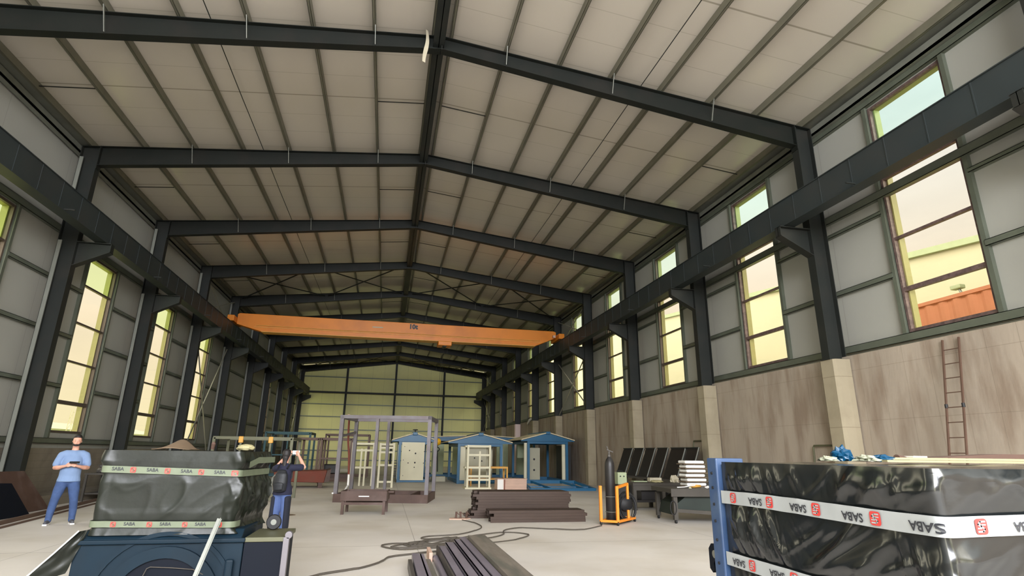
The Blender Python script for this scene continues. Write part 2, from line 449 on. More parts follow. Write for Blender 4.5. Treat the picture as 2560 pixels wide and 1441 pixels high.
# rod bracing
def xbrace(p, q, r, s_, label, w=.05, m='steel'):
    root = empty('cross_brace', tuple((Vector(p)+Vector(q)+Vector(r)+Vector(s_))/4), 0, label, 'bracing', 'crossed bracing')
    L = -root.location
    for a, b in ((p, q), (r, s_)):
        MB().bar(a, b, w, .05, (0, 0, 1)).xf(L).build('brace_rod', m, root)
    return root
XN = [(-9.9, -5.1), (-4.9, -.35), (.35, 4.9), (5.1, 9.9)]
NAMES = ['outer bay of the left roof slope', 'inner bay of the left roof slope', 'inner bay of the right roof slope', 'outer bay of the right roof slope']
for y0, wh in ((30, 'halfway down the hall'), (60, 'at the far wall')):
    for (a, b), nm in zip(XN, NAMES):
        za, zb = ztop(a)-.16, ztop(b)-.16
        xbrace((a, y0+.1, za), (b, y0+5.9, zb), (b, y0+.1, zb), (a, y0+5.9, za), 'crossed steel braces in the %s, %s' % (nm, wh))
    for sx in (-1, 1):
        x = sx*10.3; zl = 4.0 if sx == 1 else .3
        xbrace((x, y0+.15, zl), (x, y0+5.85, 7.3), (x, y0+5.85, zl), (x, y0+.15, 7.3), 'tall crossed steel braces on the %s wall below the crane beam, %s' % (SIDE[sx], wh), .045, 'bracing')
        xbrace((x, y0+.15, 8.3), (x, y0+5.85, 10.2), (x, y0+5.85, 8.3), (x, y0+.15, 10.2), 'low crossed steel braces on the %s wall above the crane beam, %s' % (SIDE[sx], wh), .045, 'bracing')

# crane runway beams
for sx in (1, -1):
    root = empty('crane_beam', (sx*9.42, 30, 7.48), 0, 'long dark steel crane beam on brackets along the %s wall' % SIDE[sx], 'crane beam', 'crane runway beams')
    L = (-sx*9.42, -30, -7.48)
    mb = MB(); c = sx*9.42; y0, y1 = -6, 65.6
    mb.box(c-.17, c+.17, y0, y1, 7.48, 7.50); mb.box(c-.17, c+.17, y0, y1, 8.19, 8.21); mb.box(c-.135, c+.135, y0, y1, 7.5, 8.19)
    for j in range(int((y1-y0)/.95)):
        y = y0+.95*j+.4
        for s2 in (-1, 1): mb.box(c+s2*.135, c+s2*.145, y-.012, y+.012, 7.5, 8.19)
    mb.xf(L).build('girder', 'steel_beam', root)
    MB().box(c-.03, c+.03, y0, y1, 8.21, 8.27).xf(L).build('rail', 'steel_light', root)
    for j in range(11):
        y = 1.9+6*j+1.6
        MB().box(c-sx*.17, c-sx*.42, y-.02, y+.02, 7.5, 7.53).xf(L).build('cable_bracket', 'steel', root)
# concrete piers on the right
for i, y in enumerate(YF):
    nm = 'concrete pier under the %s steel column of the right wall' % ORD[i]
    mat_ = 'pier_concrete'
    if y == 48: nm = 'pale pink painted pier against the right wall beyond the blue cabins'; mat_ = 'pier_pink'
    o = MB().poly([(FX, y-.2), (FX+.06, y-.26), (FX+.3, y-.28), (10.47, y-.28), (10.47, y+.28), (FX+.06, y+.28), (FX, y+.2)], 'Z', 0, 3.94).build('concrete_pier', mat_)
    tag(o, nm, 'pier', 'concrete piers along the right wall')
# far wall columns and crane-level tube
for x, nm in ((-5.42, 'left'), (-.02, 'middle'), (5.54, 'right')):
    mb = MB(); mb.box(x-.11, x+.11, 65.9, 65.92, 0, ztop(x)); mb.box(x-.11, x+.11, 66.13, 66.15, 0, ztop(x)); mb.box(x-.01, x+.01, 65.9, 66.15, 0, ztop(x))
    tag(mb.build('gable_column', 'steel'), 'slim dark steel column on the far wall, %s one of three' % nm, 'column', 'far wall columns')
tag(MB().box(-9.9, 9.9, 65.7, 65.88, 7.72, 7.92).build('gable_beam', 'steel'), 'dark steel beam across the far wall at crane height', 'beam')

# outside
struct(MB().box(10.95, 90, -40, 130, 3.6, 3.9).build('ground_right', 'ground'))
struct(MB().box(-90, -10.95, -40, 130, -.3, .4).build('ground_left', 'ground'))

# ================================================================ objects in the hall
mat('film_black', (24, 27, 28), .17, 0, .1, 3, .05, 7, spec=.7)
mat('film_olive', (25, 29, 23), .36, 0, .2, 3, .10, 10, spec=.4)
mat('tape', (160, 164, 165), .35, 0, .06, 6, spec=.5)
mat('tape_dull', (104, 113, 92), .5, 0, .08, 6)
mat('tape_red', (196, 60, 56), .4, 0, .08, 8)
mat('tape_ink', (42, 44, 50), .5, 0, .05, 5)
mat('blue_paint', (48, 70, 104), .42, 0, .10, 4, dirt=(90, 104, 116), dirt_amt=.3, dirt_scale=9)
mat('blue_dark', (13, 32, 44), .55, 0, .12, 2.5, dirt=(20, 30, 38), dirt_amt=.5, spec=.2)
mat('navy', (12, 17, 27), .6, 0, .1, 2, spec=.15)
mat('cabin_blue', (22, 90, 128), .4, 0, .08, 2)
mat('cream', (214, 208, 180), .5, 0, .06, 1.5)
mat('cream_grey', (176, 172, 150), .55, 0, .06, 1.5)
mat('roof_batten', (212, 198, 166), .6, 0, .12, 4)
mat('primer_brown', (80, 60, 52), .6, .1, .15, 3, dirt=(120, 104, 100), dirt_amt=.35)
mat('rust', (122, 62, 48), .75, .1, .2, 2, dirt=(84, 66, 54), dirt_amt=.5)
mat('tube_grey', (112, 108, 112), .5, .3, .08, 3, dirt=(96, 74, 68), dirt_amt=.4)
mat('steel_plate', (62, 47, 38), .5, .35, .2, 2, dirt=(60, 48, 42), dirt_amt=.6, stretch=(.4, 2, 2))
mat('bar_steel', (138, 131, 142), .4, .3, .15, 3, .1, 30, (1, .3, 1))
mat('bar_dark', (84, 80, 76), .5, .3, .15, 3)
mat('bar_brown', (120, 112, 102), .6, .1, .15, 5, .2, 20, (3, .5, 1), dirt=(80, 84, 76), dirt_amt=.6)
mat('black_paint', (36, 34, 34), .45, .1, .2, 2)
mat('black_rubber', (24, 24, 26), .6, 0, .1, 5)
mat('bench_steel', (72, 68, 62), .55, .3, .15, 2)
mat('dark_green', (30, 40, 34), .6, 0, .2, 2)
mat('orange_paint', (232, 140, 40), .45, 0, .06, 3)
mat('crane_orange', (218, 126, 10), .42, 0, .08, .6, dirt=(176, 96, 14), dirt_amt=.4, dirt_scale=1)
mat('yellow', (236, 176, 30), .4, 0, .05, 3)
mat('yellow_table', (216, 160, 70), .5, 0, .08, 3)
mat('white', (236, 234, 230), .5, 0, .03, 3)
mat('grey_green', (150, 160, 128), .5, 0, .05, 3)
mat('cardboard', (108, 90, 70), .8, 0, .12, 3)
mat('cardboard_dark', (84, 62, 52), .8, 0, .12, 3)
mat('wood_pink', (200, 168, 150), .7, 0, .1, 2, .15, 14, (1, 1, 6))
mat('plank', (158, 150, 112), .7, 0, .1, 3, .1, 20, (.3, 3, 3))
mat('plastic_blue', (8, 62, 92), .3, 0, .2, 8)
mat('plastic_clear', (146, 148, 128), .25, 0, .2, 9)
mat('cable', (78, 72, 64), .6, 0, .1, 9)
mat('container', (205, 132, 100), .6, 0, .08, 1, dirt=(180, 108, 80), dirt_amt=.5, dirt_scale=1)
mat('cream_wall', (180, 174, 152), .7, 0, .03, .3)
mat('cloth_pale', (180, 172, 150), .8, 0, .1, 4)
mat('skin', (214, 160, 138), .55, 0, .06, 8)
mat('hair', (30, 26, 26), .6, 0, .2, 20)
mat('shirt_blue', (124, 148, 186), .85, 0, .06, 6, .2, 12)
mat('denim', (62, 84, 128), .85, 0, .15, 9, .3, 60)
mat('shoe_grey', (78, 80, 88), .7, 0, .1, 5)
mat('navy_cloth', (26, 28, 50), .85, 0, .1, 5)
mat('trouser_blue', (78, 98, 146), .85, 0, .1, 6)
mat('trouser_dark', (26, 30, 44), .85, 0, .1, 6)
mat('bag_black', (24, 27, 32), .55, 0, .15, 6, .2, 20)
mat('tube_olive', (92, 92, 70), .5, .2, .1, 3)
mat('tube_teal', (36, 78, 84), .5, .1, .1, 3)
mat('tube_brown', (96, 74, 62), .55, .1, .1, 3)
mat('leaf', (120, 140, 80), .8, 0, .2, 3)

def ridged(x, y, z, o=3):
    v = 0; a = 1; t = 0
    for _ in range(o):
        n_ = 1-abs(noise.noise(Vector((x, y, z)))*2.2); v += a*max(0, n_)**3; t += a; a *= .5; x *= 2.1; y *= 2.1; z *= 2.1
    return v/t

def fold(x, y, s_):
    """smooth rounded creases, value 0..1"""
    n_ = noise.noise(Vector((x, y, s_))); m_ = noise.noise(Vector((x*2.1, y*1.6, s_+5)))
    return .72/(1+(n_*9)**2)+.28/(1+(m_*8)**2)
# ---- glyphs laid onto a surface
GLYPH = {}
def glyph_mesh(text, size, bold=0.0):
    key = (text, size, bold)
    if key in GLYPH: return GLYPH[key]
    cu = bpy.data.curves.new('lettering', 'FONT'); cu.body = text; cu.size = size; cu.offset = bold; cu.align_x = 'CENTER'; cu.align_y = 'CENTER'; cu.resolution_u = 3
    ob = bpy.data.objects.new('lettering', cu); COL.objects.link(ob)
    dg = bpy.context.evaluated_depsgraph_get(); dg.update()
    me = bpy.data.meshes.new_from_object(ob.evaluated_get(dg))
    r = ([tuple(v.co) for v in me.vertices], [tuple(p.vertices) for p in me.polygons])
    bpy.data.objects.remove(ob); bpy.data.curves.remove(cu); bpy.data.meshes.remove(me)
    GLYPH[key] = r; return r
def logo_meshes(s):
    """rounded red square and the white doubled S strokes on it (2D)"""
    pts = []
    r = s*.22; h = s/2
    for cx, cy, a0 in ((h-r, h-r, 0), (-h+r, h-r, 90), (-h+r, -h+r, 180), (h-r, -h+r, 270)):
        for k in range(4):
            a = math.radians(a0+30*k); pts.append((cx+r*math.cos(a), cy+r*math.sin(a), 0))
    sq = (pts, [tuple(range(len(pts)))])
    v = []; f = []
    def stroke(path, w):
        for (ax, ay), (bx, by) in zip(path[:-1], path[1:]):
            d = Vector((bx-ax, by-ay)); 
            if d.length == 0: continue
            d.normalize(); nx, ny = -d.y*w/2, d.x*w/2; ex, ey = d.x*w/2, d.y*w/2
            n_ = len(v); v.extend([(ax+nx-ex, ay+ny-ey, 0), (ax-nx-ex, ay-ny-ey, 0), (bx-nx+ex, by-ny+ey, 0), (bx+nx+ex, by+ny+ey, 0)]); f.append((n_, n_+1, n_+2, n_+3))
    k = s*.5
    stroke([(.62*k, .62*k), (-.15*k, .62*k), (-.45*k, .35*k), (.05*k, -.05*k), (.25*k, -.3*k)], s*.11)
    stroke([(.62*k, .22*k), (.1*k, .22*k)], s*.09)
    stroke([(-.62*k, -.62*k), (.15*k, -.62*k), (.55*k, -.3*k), (.1*k, .05*k)], s*.11)
    stroke([(-.62*k, -.22*k), (-.1*k, -.22*k)], s*.09)
    return sq, (v, f)

def wrapped_surface(path, z0, z1, nu, nz, disp, nrm, name, material, parent, pull=()):
    """path(u)->(x,y), nrm(u)->outward (x,y); disp(u,z)->outward offset; pull: (z, half height) lines where tape holds the film flat"""
    U = path.length
    vs = []; fs = []
    for j in range(nz+1):
        z = z0+(z1-z0)*j/nz
        for i in range(nu+1):
            u = U*i/nu; k = 1
            for pz, ph in pull: k = min(k, max(0.08, min(1, (abs(z-pz)-ph*.6)/.09)))
            x, y = path.at(u); nx, ny = path.normal(u); d = disp(u, z)*k
            vs.append((x+nx*d, y+ny*d, z))
    for j in range(nz):
        for i in range(nu):
            a = j*(nu+1)+i; fs.append((a, a+1, a+nu+2, a+nu+1))
    mb = MB(); mb.add(vs, fs)
    return mb.build(name, material, parent, smooth=True)
class Path:
    def __init__(s, pts, side=1, r=.03):
        # rounded corners
        P = [Vector(p) for p in pts]; out = [P[0]]
        for i in range(1, len(P)-1):
            a = (P[i-1]-P[i]).normalized(); b = (P[i+1]-P[i]).normalized()
            for t in (0, .25, .5, .75, 1):
                q0 = P[i]+a*r; q2 = P[i]+b*r; out.append(q0*(1-t)**2+P[i]*2*t*(1-t)+q2*t*t)
        out.append(P[-1]); s.p = out; s.side = side
        s.cum = [0]
        for a, b in zip(out[:-1], out[1:]): s.cum.append(s.cum[-1]+(b-a).length)
        s.length = s.cum[-1]
    def seg(s, u):
        for i in range(len(s.cum)-1):
            if u <= s.cum[i+1] or i == len(s.cum)-2: return i
    def at(s, u):
        i = s.seg(u); t = (u-s.cum[i])/max(1e-9, s.cum[i+1]-s.cum[i]); q = s.p[i].lerp(s.p[i+1], t); return q.x, q.y
    def normal(s, u):
        def nn(v):
            i = s.seg(min(max(v, 0), s.length)); d = (s.p[i+1]-s.p[i]).normalized(); return Vector((d.y, -d.x))*s.side
        n_ = (nn(u-.02)+nn(u)+nn(u+.02)).normalized(); return n_.x, n_.y

def tape_strip(path, zc, half, u0, u1, off, parent, material, text_spec, slope=0.0, wob=0.004, name='tape'):
    def S(u, dz, o):
        x, y = path.at(u); nx, ny = path.normal(u); z = zc(u)+dz
        return (x+nx*o, y+ny*o, z)
    mb = MB(); n_ = int((u1-u0)/.012); vs = []; fs = []
    for i in range(n_+1):
        u = u0+(u1-u0)*i/n_; w = wob*noise.noise(Vector((u*9, zc(u)*3, 0)))
        for k, dz in enumerate((-half, -half*.4, half*.4, half)): vs.append(S(u, dz+w*.6, off+w*(1 if k in (0, 3) else .5)))
    for i in range(n_):
        for k in range(3): a = 4*i+k; fs.append((a, a+4, a+5, a+1))
    mb.add(vs, fs); t = mb.build(name, material, parent, smooth=True)
    size, logo, flip, items = text_spec
    gv, gf = glyph_mesh('SABA', size, size*.02)
    sq, st = logo_meshes(logo)
    sub_v, sub_f = glyph_mesh('- - - - - -', size*.3, 0)
    sg = -1 if flip else 1
    for u, kind in items:
        ink = MB(); red = MB(); whi = MB()
        def place(vv, ff, m, o, cu=0, cz=0, sx=1):
            out = []
            for a in vv:
                w = u+(a[0]*sx+cu)*sg; out.append(S(w, (a[1]+cz)*sg, off+.001+wob*.6+o))
            m.add(out, ff)
        if kind == 'logo': place(sq[0], sq[1], red, .0005); place(st[0], st[1], whi, .0015)
        else:
            place(gv, gf, ink, .001, 0, .004); place(sub_v, sub_f, ink, .001, size*.6, -size*.72)
        if ink.v: ink.build('lettering', 'tape_ink', t)
        if red.v: whi.build('logo_stroke', material, red.build('logo', 'tape_red', t))
    return t

# ---- foreground right: film-wrapped skid with blue post
def right_skid():
    root = empty('wrapped_machine', (2.6, 2.4, 0), 0, 'large machine in shiny black film and printed tape with a blue corner post', 'wrapped machine')
    L = (-2.6, -2.4, 0)
    path = Path([(1.25+L[0], 3.06+L[1]), (1.25+L[0], 1.73+L[1]), (4.3+L[0], 1.73+L[1])], side=1, r=.025)
    def disp(u, z):
        if u < 1.35:   # left face: folds fan from the upper right towards the lower left
            wob = .35*noise.noise(Vector((u*2, z*2, 3)))
            L_ = fold((z+1.5*u)*3.6+wob, (z*.5-u)*.8, 1.3)
            R_ = fold((z-.62*u)*5.2+wob, (z*.6+u)*.9, 4.3)
            k = max(0, min(1, (u-.35)/.4)); a = L_*(1-k)+R_*k
            b = fold(u*9+z*1.5, z*1.1, 7.1)*max(0, noise.noise(Vector((u*2.2, z*2.2, 9)))+.15)
            t = min(1, u/.1)*min(1, max(0, (1.57-z)/.10))
            return (.030*a+.030*b)*t + .014*noise.noise(Vector((u*2, z*2, 1)))*t
        a = fold((z*.8-u*.5)*3.2, (u+z)*.7, 4.0)
        c = fold(u*7, z*9, 9)*max(0, min(1, (z-1.44+.0)/.08))*min(1, max(0, (u-1.5)/.2))
        b = .03*fold(u*2.2-z*3, z*1.1, 2.0)
        return (.022*a+b*.5+.022*c)*min(1, (u-1.3)/.1)*min(1, max(0, (1.57-z)/.04))
    w = wrapped_surface(path, .18, 1.565, 330, 120, disp, None, 'plastic_film', 'film_black', root, pull=((1.375, .035), (1.055, .035)))
    # film folded over the top
    mb = MB(); nx, ny = 60, 40
    for j in range(ny+1):
        for i in range(nx+1):
            x = 1.25+3.05*i/nx; y = 1.73+1.36*j/ny
            e = min(1, min(x-1.25, y-1.73)/.06)
            mb.v.append((x, y, 1.562-.012*(1-e)+.010*e*noise.noise(Vector((x*3, y*3, 0)))))
    for j in range(ny):
        for i in range(nx): a = j*(nx+1)+i; mb.f.append((a, a+1, a+nx+2, a+nx+1))
    mb.xf(L).build('top_film', 'film_black', w, smooth=True)
    MB().box(1.30, 4.25, 1.79, 3.06, .18, 1.54).xf(L).build('housing', 'navy', root, bevel=.02)
    MB().box(1.22, 1.40, 3.07, 3.17, .0, 1.585).xf(L).build('corner_post', 'blue_paint', root, bevel=.008)
    for z in (1.5, 1.42, 1.33, 1.24, 1.14, 1.02, .9):
        MB().lathe([(.008, 0), (.008, .006)], (1.214, 3.12, z), 10, 'X').xf(L).build('bolt_hole', 'black_rubber', root)
    # C-shaped lifting lug on the post
    pts = []
    for k in range(13): a = math.radians(200-k*21); pts.append((3.27+.045*math.cos(a)*1.0, 1.0+.075*math.sin(a)))
    outer = [(3.16, 1.09), (3.33, 1.09), (3.36, 1.06), (3.36, .95), (3.33, .93), (3.31, .95), (3.315, .985)]
    inner = [(3.30, 1.0), (3.285, .975), (3.25, .96), (3.22, .93), (3.20, .90), (3.16, .88)]
    MB().poly(outer+inner, 'X', 1.30, 1.325).xf(L).build('lifting_lug', 'navy', root)
    MB().lathe([(.022, 0), (.022, .003)], (1.298, 3.30, 1.035), 16, 'X').xf(L).build('lug_hole', 'steel_light', root)
    MB().box(1.2, 4.3, 1.75, 3.1, 0, .17).xf(L).build('skid_base', 'blue_dark', root, bevel=.01)
    MB().box(1.27, 1.33, 3.10, 3.22, 1.36, 1.50).xf(L).build('side_lug', 'blue_dark', root, bevel=.02)
    zc = lambda u: 1.375+.004*math.sin(u*4)
    items = []
    for yl in (2.94, 2.63, 2.31, 1.99): items.append((3.06-yl, 'logo')); items.append((3.06-yl-.115+.0, 'text') if yl < 2.9 else (.045, 'text2'))
    items = [(i, k) for i, k in items if k != 'text2']
    uc = 1.33
    items += [(uc+.13, 'logo'), (uc-.055, 'text'), (uc+.33, 'text'), (uc+.47, 'logo'), (uc+.67, 'text'), (uc+.8, 'logo')]
    tape_strip(path, zc, .034, .0, 3.6, .020, root, 'tape', (.047, .052, True, items))
    items2 = [(.12, 'text'), (.235, 'logo'), (.43, 'text'), (.55, 'logo'), (.75, 'text'), (.87, 'logo'), (1.1, 'text'), (1.22, 'logo')]
    tape_strip(path, lambda u: 1.057-.0*u, .034, .0, 3.6, .020, root, 'tape', (.047, .052, True, items2))
right_skid()
def crumple(c, sx, sy, sz, seed, name, material, label, cat, amp=.35, seg=18, parent=None, group=None):
    mb = MB(); rows = 10
    for j in range(rows+1):
        t = PI*j/rows
        for i in range(seg):
            a = 2*PI*i/seg; d = Vector((math.sin(t)*math.cos(a), math.sin(t)*math.sin(a), math.cos(t)))
            k = 1+amp*(noise.noise(d*2.3+Vector((seed, 0, 0)))+.5*noise.noise(d*6+Vector((seed, 3, 0))))
            z = max(-0.55, d.z*k)
            mb.v.append((d.x*k*sx, d.y*k*sy, (z+.55)*sz))
    for j in range(rows):
        for i in range(seg): a = j*seg+i; b = j*seg+(i+1) % seg; mb.f.append((a, b, b+seg, a+seg))
    o = mb.build(name, material, parent, smooth=False)
    o.location = c
    if label: tag(o, label, cat, group)
    return o
ZT = 1.578
crumple((1.93, 2.9, ZT), .055, .04, .05, 1, 'film_scrap', 'plastic_blue', 'crumpled blue plastic scrap on the wrapped machine, the left one', 'plastic scrap', .6)
crumple((2.18, 2.88, ZT), .075, .04, .022, 5, 'film_scrap', 'plastic_blue', 'flat blue plastic scrap on the wrapped machine, the right one', 'plastic scrap', .6)
crumple((2.0, 2.80, ZT), .06, .05, .02, 9, 'film_scrap', 'plastic_clear', 'clear crumpled film between the two blue scraps on the wrapped machine', 'plastic scrap', .7)
crumple((1.80, 2.86, ZT), .06, .04, .016, 12, 'film_scrap', 'plastic_clear', 'clear crumpled film left of the blue scraps on the wrapped machine', 'plastic scrap', .6)
o = MB().tube([(0, 0, .02), (.055, .01, .018), (.11, .02, .015)], [.022, .018, .006], 10).build('cardboard_tube', 'cardboard_dark'); o.location = (2.34, 2.93, ZT)
tag(o, 'short brown cardboard tube end lying on the wrapped machine', 'cardboard tube')
for k, (z, y, x0) in enumerate(((ZT-.002, 2.86, 2.15), (ZT+.012, 2.93, 2.2))):
    tag(MB().box(x0, 4.28, y-.05, y+.05, z, z+.012).build('wood_plank', 'plank'), ['long thin pale wooden lath on the wrapped machine, the lower of two', 'long thin pale wooden lath on the wrapped machine, the upper of two'][k], 'plank', 'laths on the wrapped machine')
tag(MB().poly([(2.55, ZT+.026), (4.2, ZT+.026), (4.2, ZT+.055), (3.1, ZT+.052)], 'Y', 2.9, 3.03).build('cardboard_sheet', 'cardboard_dark'), 'dark brown folded sheet lying on the laths at the right edge of the picture', 'sheet')
tag(MB().box(2.42, 2.52, 2.89, 2.97, ZT+.025, ZT+.034).build('paper_scrap', 'white'), 'small white paper scrap on the laths beside the dark sheet', 'paper')

# ---- foreground left: wrapped blue machine
def left_machine():
    root = empty('wrapped_fan_unit', (-2.8, 7.4, 0), 0, 'blue machine with a round opening, its upper half in dark taped film', 'wrapped machine')
    L = (-2.8*-1, -7.4, 0)
    path = Path([(-3.62+2.8, 8.0-7.4), (-3.53+2.8, 6.9-7.4), (-2.2+2.8, 6.9-7.4), (-2.08+2.8, 7.85-7.4)], side=1, r=.05)
    # path runs back-left, front-left, front-right, back-right
    ua = path.cum[5]; ub = path.cum[-2]
    def disp(u, z):
        flare = .06*max(0, (1.0-z))
        a = fold((u-z*.8)*1.8, (z+u*.5)*1.5, 3.3)*.016
        side = max(0, min(1, (u-ub+.15)/.15)); lef = max(0, min(1, (ua-u+.05)/.1))
        b = fold(u*6, z*2.4+u*1.5, 8.8)*.07
        return flare+a*(1+2*lef)+(b+.012*math.sin(z*13))*side*min(1, max(0, (1.57-z)/.1))
    w = wrapped_surface(path, .74, 1.575, 260, 90, disp, None, 'plastic_film', 'film_olive', root, pull=((1.355, .03), (.84, .03)))
    mb = MB(); n_ = 30
    for j in range(n_+1):
        for i in range(n_+1):
            s, t = i/n_, j/n_; x0 = -3.53-.09*t; x1 = -2.2+.12*t; x = x0+(x1-x0)*s; y = 6.9+1.0*t
            mb.v.append((x, y, 1.573+.012*noise.noise(Vector((x*3, y*3, 5)))))
    for j in range(n_):
        for i in range(n_): a = j*(n_+1)+i; mb.f.append((a, a+1, a+n_+2, a+n_+1))
    mb.xf(L).build('top_film', 'film_olive', w, smooth=True)
    MB().poly([(-3.5, 6.95), (-2.25, 6.95), (-2.13, 7.85), (-3.57, 7.95)], 'Z', .7, 1.55).xf(L).build('casing', 'navy', root)
    # blue base: sloping shoulder, front plate with a moulded ring round the dark opening
    b = MB(); b.box(-3.64, -2.06, 6.90, 8.0, .05, .66)
    b.poly([(6.88, .66), (6.88, .70), (6.97, .78), (7.95, .78), (8.0, .66)], 'X', -3.62, -2.08)
    b.box(-3.66, -2.04, 6.86, 6.90, .655, .70)
    b.xf(L).build('base_body', 'blue_dark', root, bevel=.012)
    for r0, r1, d in ((.70, .66, .02), (.56, .45, .04)):
        prof = [(r1, 0), (r1, -d), (r0, -d), (r0, 0)]
        q = MB(); vs = []; seg = 48
        for r, h in prof:
            for k in range(seg): a = 2*PI*k/seg; vs.append((-2.78+r*math.cos(a), 6.9+h, .07+r*math.sin(a)))
        for i in range(4):
            for k in range(seg):
                k2 = (k+1) % seg; i2 = (i+1) % 4; q.f.append((i*seg+k, i*seg+k2, i2*seg+k2, i2*seg+k))
        # keep what lies above the floor
        q.v = [(x, y, max(.02, z)) for x, y, z in vs]
        q.xf(L).build('ring', 'blue_dark', root)
    q = MB(); pts = [(-2.78+.45*math.cos(a), max(.03, .07+.45*math.sin(a))) for a in [PI*k/24 for k in range(25)]]
    q.poly(pts, 'Y', 6.89, 6.897).xf(L).build('opening', 'navy', root)
    MB().tube([(-2.98, 6.86, .30), (-2.93, 6.85, .43), (-2.9, 6.85, .445), (-2.7, 6.86, .43), (-2.5, 6.86, .41), (-2.4, 6.86, .36)], .004, 6).xf(L).build('wire', 'cable', root)
    MB().box(-2.20, -2.12, 6.82, 6.88, .2, .5).xf(L).build('latch', 'blue_dark', root, bevel=.02)
    # low annex on the right with a grey channel post
    MB().box(-2.05, -1.66, 6.9, 7.6, .04, .655).xf(L).build('side_box', 'navy', root)
    MB().box(-2.05, -1.64, 6.88, 7.62, .655, .70).xf(L).build('side_box_lid', 'tube_olive', root, bevel=.006)
    mb = MB(); mb.box(-1.66, -1.60, 6.86, 6.93, 0, .70); mb.lathe([(.038, 0), (.038, .07)], (-1.61, 6.86, .72), 14, 'Y'); mb.xf(L).build('channel_post', 'tube_grey', root, bevel=.004)
    # loose film hanging off the lower left corner
    mb = MB(); n_ = 16
    for j in range(n_+1):
        for i in range(n_+1):
            s, t = i/n_, j/n_
            A = Vector((-3.53, 6.88, .80)); B = Vector((-3.66, 6.88, .40)); Cc = Vector((-3.60, 6.80, .79)); Dd = Vector((-4.0, 6.75, .30))
            p = (A.lerp(B, t)).lerp(Cc.lerp(Dd, t), s); p.y += .03*noise.noise(Vector((s*3, t*4, 2)))
            mb.v.append(tuple(p))
    for j in range(n_):
        for i in range(n_): a = j*(n_+1)+i; mb.f.append((a, a+1, a+n_+2, a+n_+1))
    mb.xf(L).build('loose_film', 'film_olive', w, smooth=True)
    MB().tube([(-3.58, 6.79, .80), (-3.75, 6.77, .60), (-4.02, 6.74, .30)], .007, 6).xf(L).build('film_hem', 'white', w)
    f = path.cum[5]
    it = []
    for k in range(4): it += [(f+.245+.33*k, 'logo'), (f+.10+.33*k, 'text')]
    tape_strip(path, lambda u: 1.385-.04*max(0, min(1, (u-f)/1.33)), .034, f-.3, path.length-.02, .022, root, 'tape_dull', (.048, .055, False, [(a, k) for a, k in it if f < a < f+1.3]))
    it = []
    for k in range(4): it += [(f+.16+.335*k, 'logo'), (f+.31+.335*k, 'text')]
    tape_strip(path, lambda u: .85-.02*max(0, min(1, (u-f)/1.33)), .03, f-.2, ub+.1, .030, root, 'tape_dull', (.045, .05, False, [(a, k) for a, k in it if f < a < f+1.3]))
    tape_strip(path, lambda u: 1.43+.05*min(1, max(0, (u-ub)/.3)), .034, ub+.02, path.length-.02, .075, root, 'tape_dull', (.048, .055, False, []))
left_machine()
bar = MB(); bar.bar((-2.30, 6.78, .90), (-2.46, 6.36, .0), .045, .010, (0, 1, 0)); bar.bar((-2.29, 6.79, .90), (-2.45, 6.37, .0), .006, .05, (0, 1, 0))
tag(bar.build('angle_bar', 'steel_light'), 'pale metal angle bar leaning on the front of the wrapped blue machine', 'metal bar')
# things on top of it
mb = MB(); n_ = 12
for j in range(n_+1):
    for i in range(n_+1):
        s, t = i/n_, j/n_; x = -3.27+.40*s; y = 7.35+.40*t
        z = 1.592+.13*max(0, math.sin(PI*min(1, s*1.05)))**1.5*(t*.8+.1)
        mb.v.append((x, y, z))
for j in range(n_):
    for i in range(n_): a = j*(n_+1)+i; mb.f.append((a, a+1, a+n_+2, a+n_+1))
o = mb.build('cardboard_sheet', 'cardboard', smooth=True); s_ = o.modifiers.new('thickness', 'SOLIDIFY'); s_.thickness = .006
tag(o, 'bent brown cardboard sheet on top of the film around the blue machine', 'cardboard')
tag(MB().tube([(-2.70, 7.62, 1.60), (-2.69, 7.60, 1.66), (-2.695, 7.60, 1.68)], [.02, .024, .012], 10).build('cup', 'cardboard_dark'), 'small reddish cup with a pale rim on the wrapped blue machine', 'cup')
crumple((-2.30, 7.5, 1.588), .10, .08, .045, 3, 'plastic_bag', 'plank', 'crumpled pale yellow bag on the right end of the wrapped blue machine', 'bag', .25)

# ---- steel bars in the foreground
BARS = [(-.23, -.18, 8.87, .12, 'bar_dark', 'narrow dark square bar, leftmost of the bar pile on the floor'),
        (-.16, -.05, 9.25, .135, 'bar_steel', 'grey box section, second from the left in the bar pile'),
        (-.035, .015, 9.27, .125, 'bar_steel', 'narrow pale angle, third from the left in the bar pile'),
        (.025, .095, 8.96, .10, 'bar_brown', 'olive brown flat bar, fourth from the left in the bar pile'),
        (.105, .155, 9.84, .13, 'wood_pink', 'pinkish wooden batten poking out of the far end of the bar pile'),
        (.165, .235, 9.38, .13, 'bar_steel', 'round steel tube in the middle of the bar pile'),
        (.25, .275, 9.78, .16, 'bar_dark', 'thin dark plate on edge, just right of the round tube in the bar pile'),
        (.295, .385, 9.75, .155, 'bar_steel', 'grey box section right of the plate on edge in the bar pile'),
        (.41, .55, 9.95, .18, 'bar_steel', 'wide purple grey channel in the right half of the bar pile'),
        (.57, .675, 10.1, .20, 'bar_steel', 'purple grey box section beside the wide channel in the bar pile'),
        (.685, .785, 10.3, .21, 'bar_steel', 'purple grey box section touching the broad beam in the bar pile'),
        (.80, 1.09, 10.1, .26, 'bar_brown', 'broad weathered brown grey beam at the right end of the bar pile')]
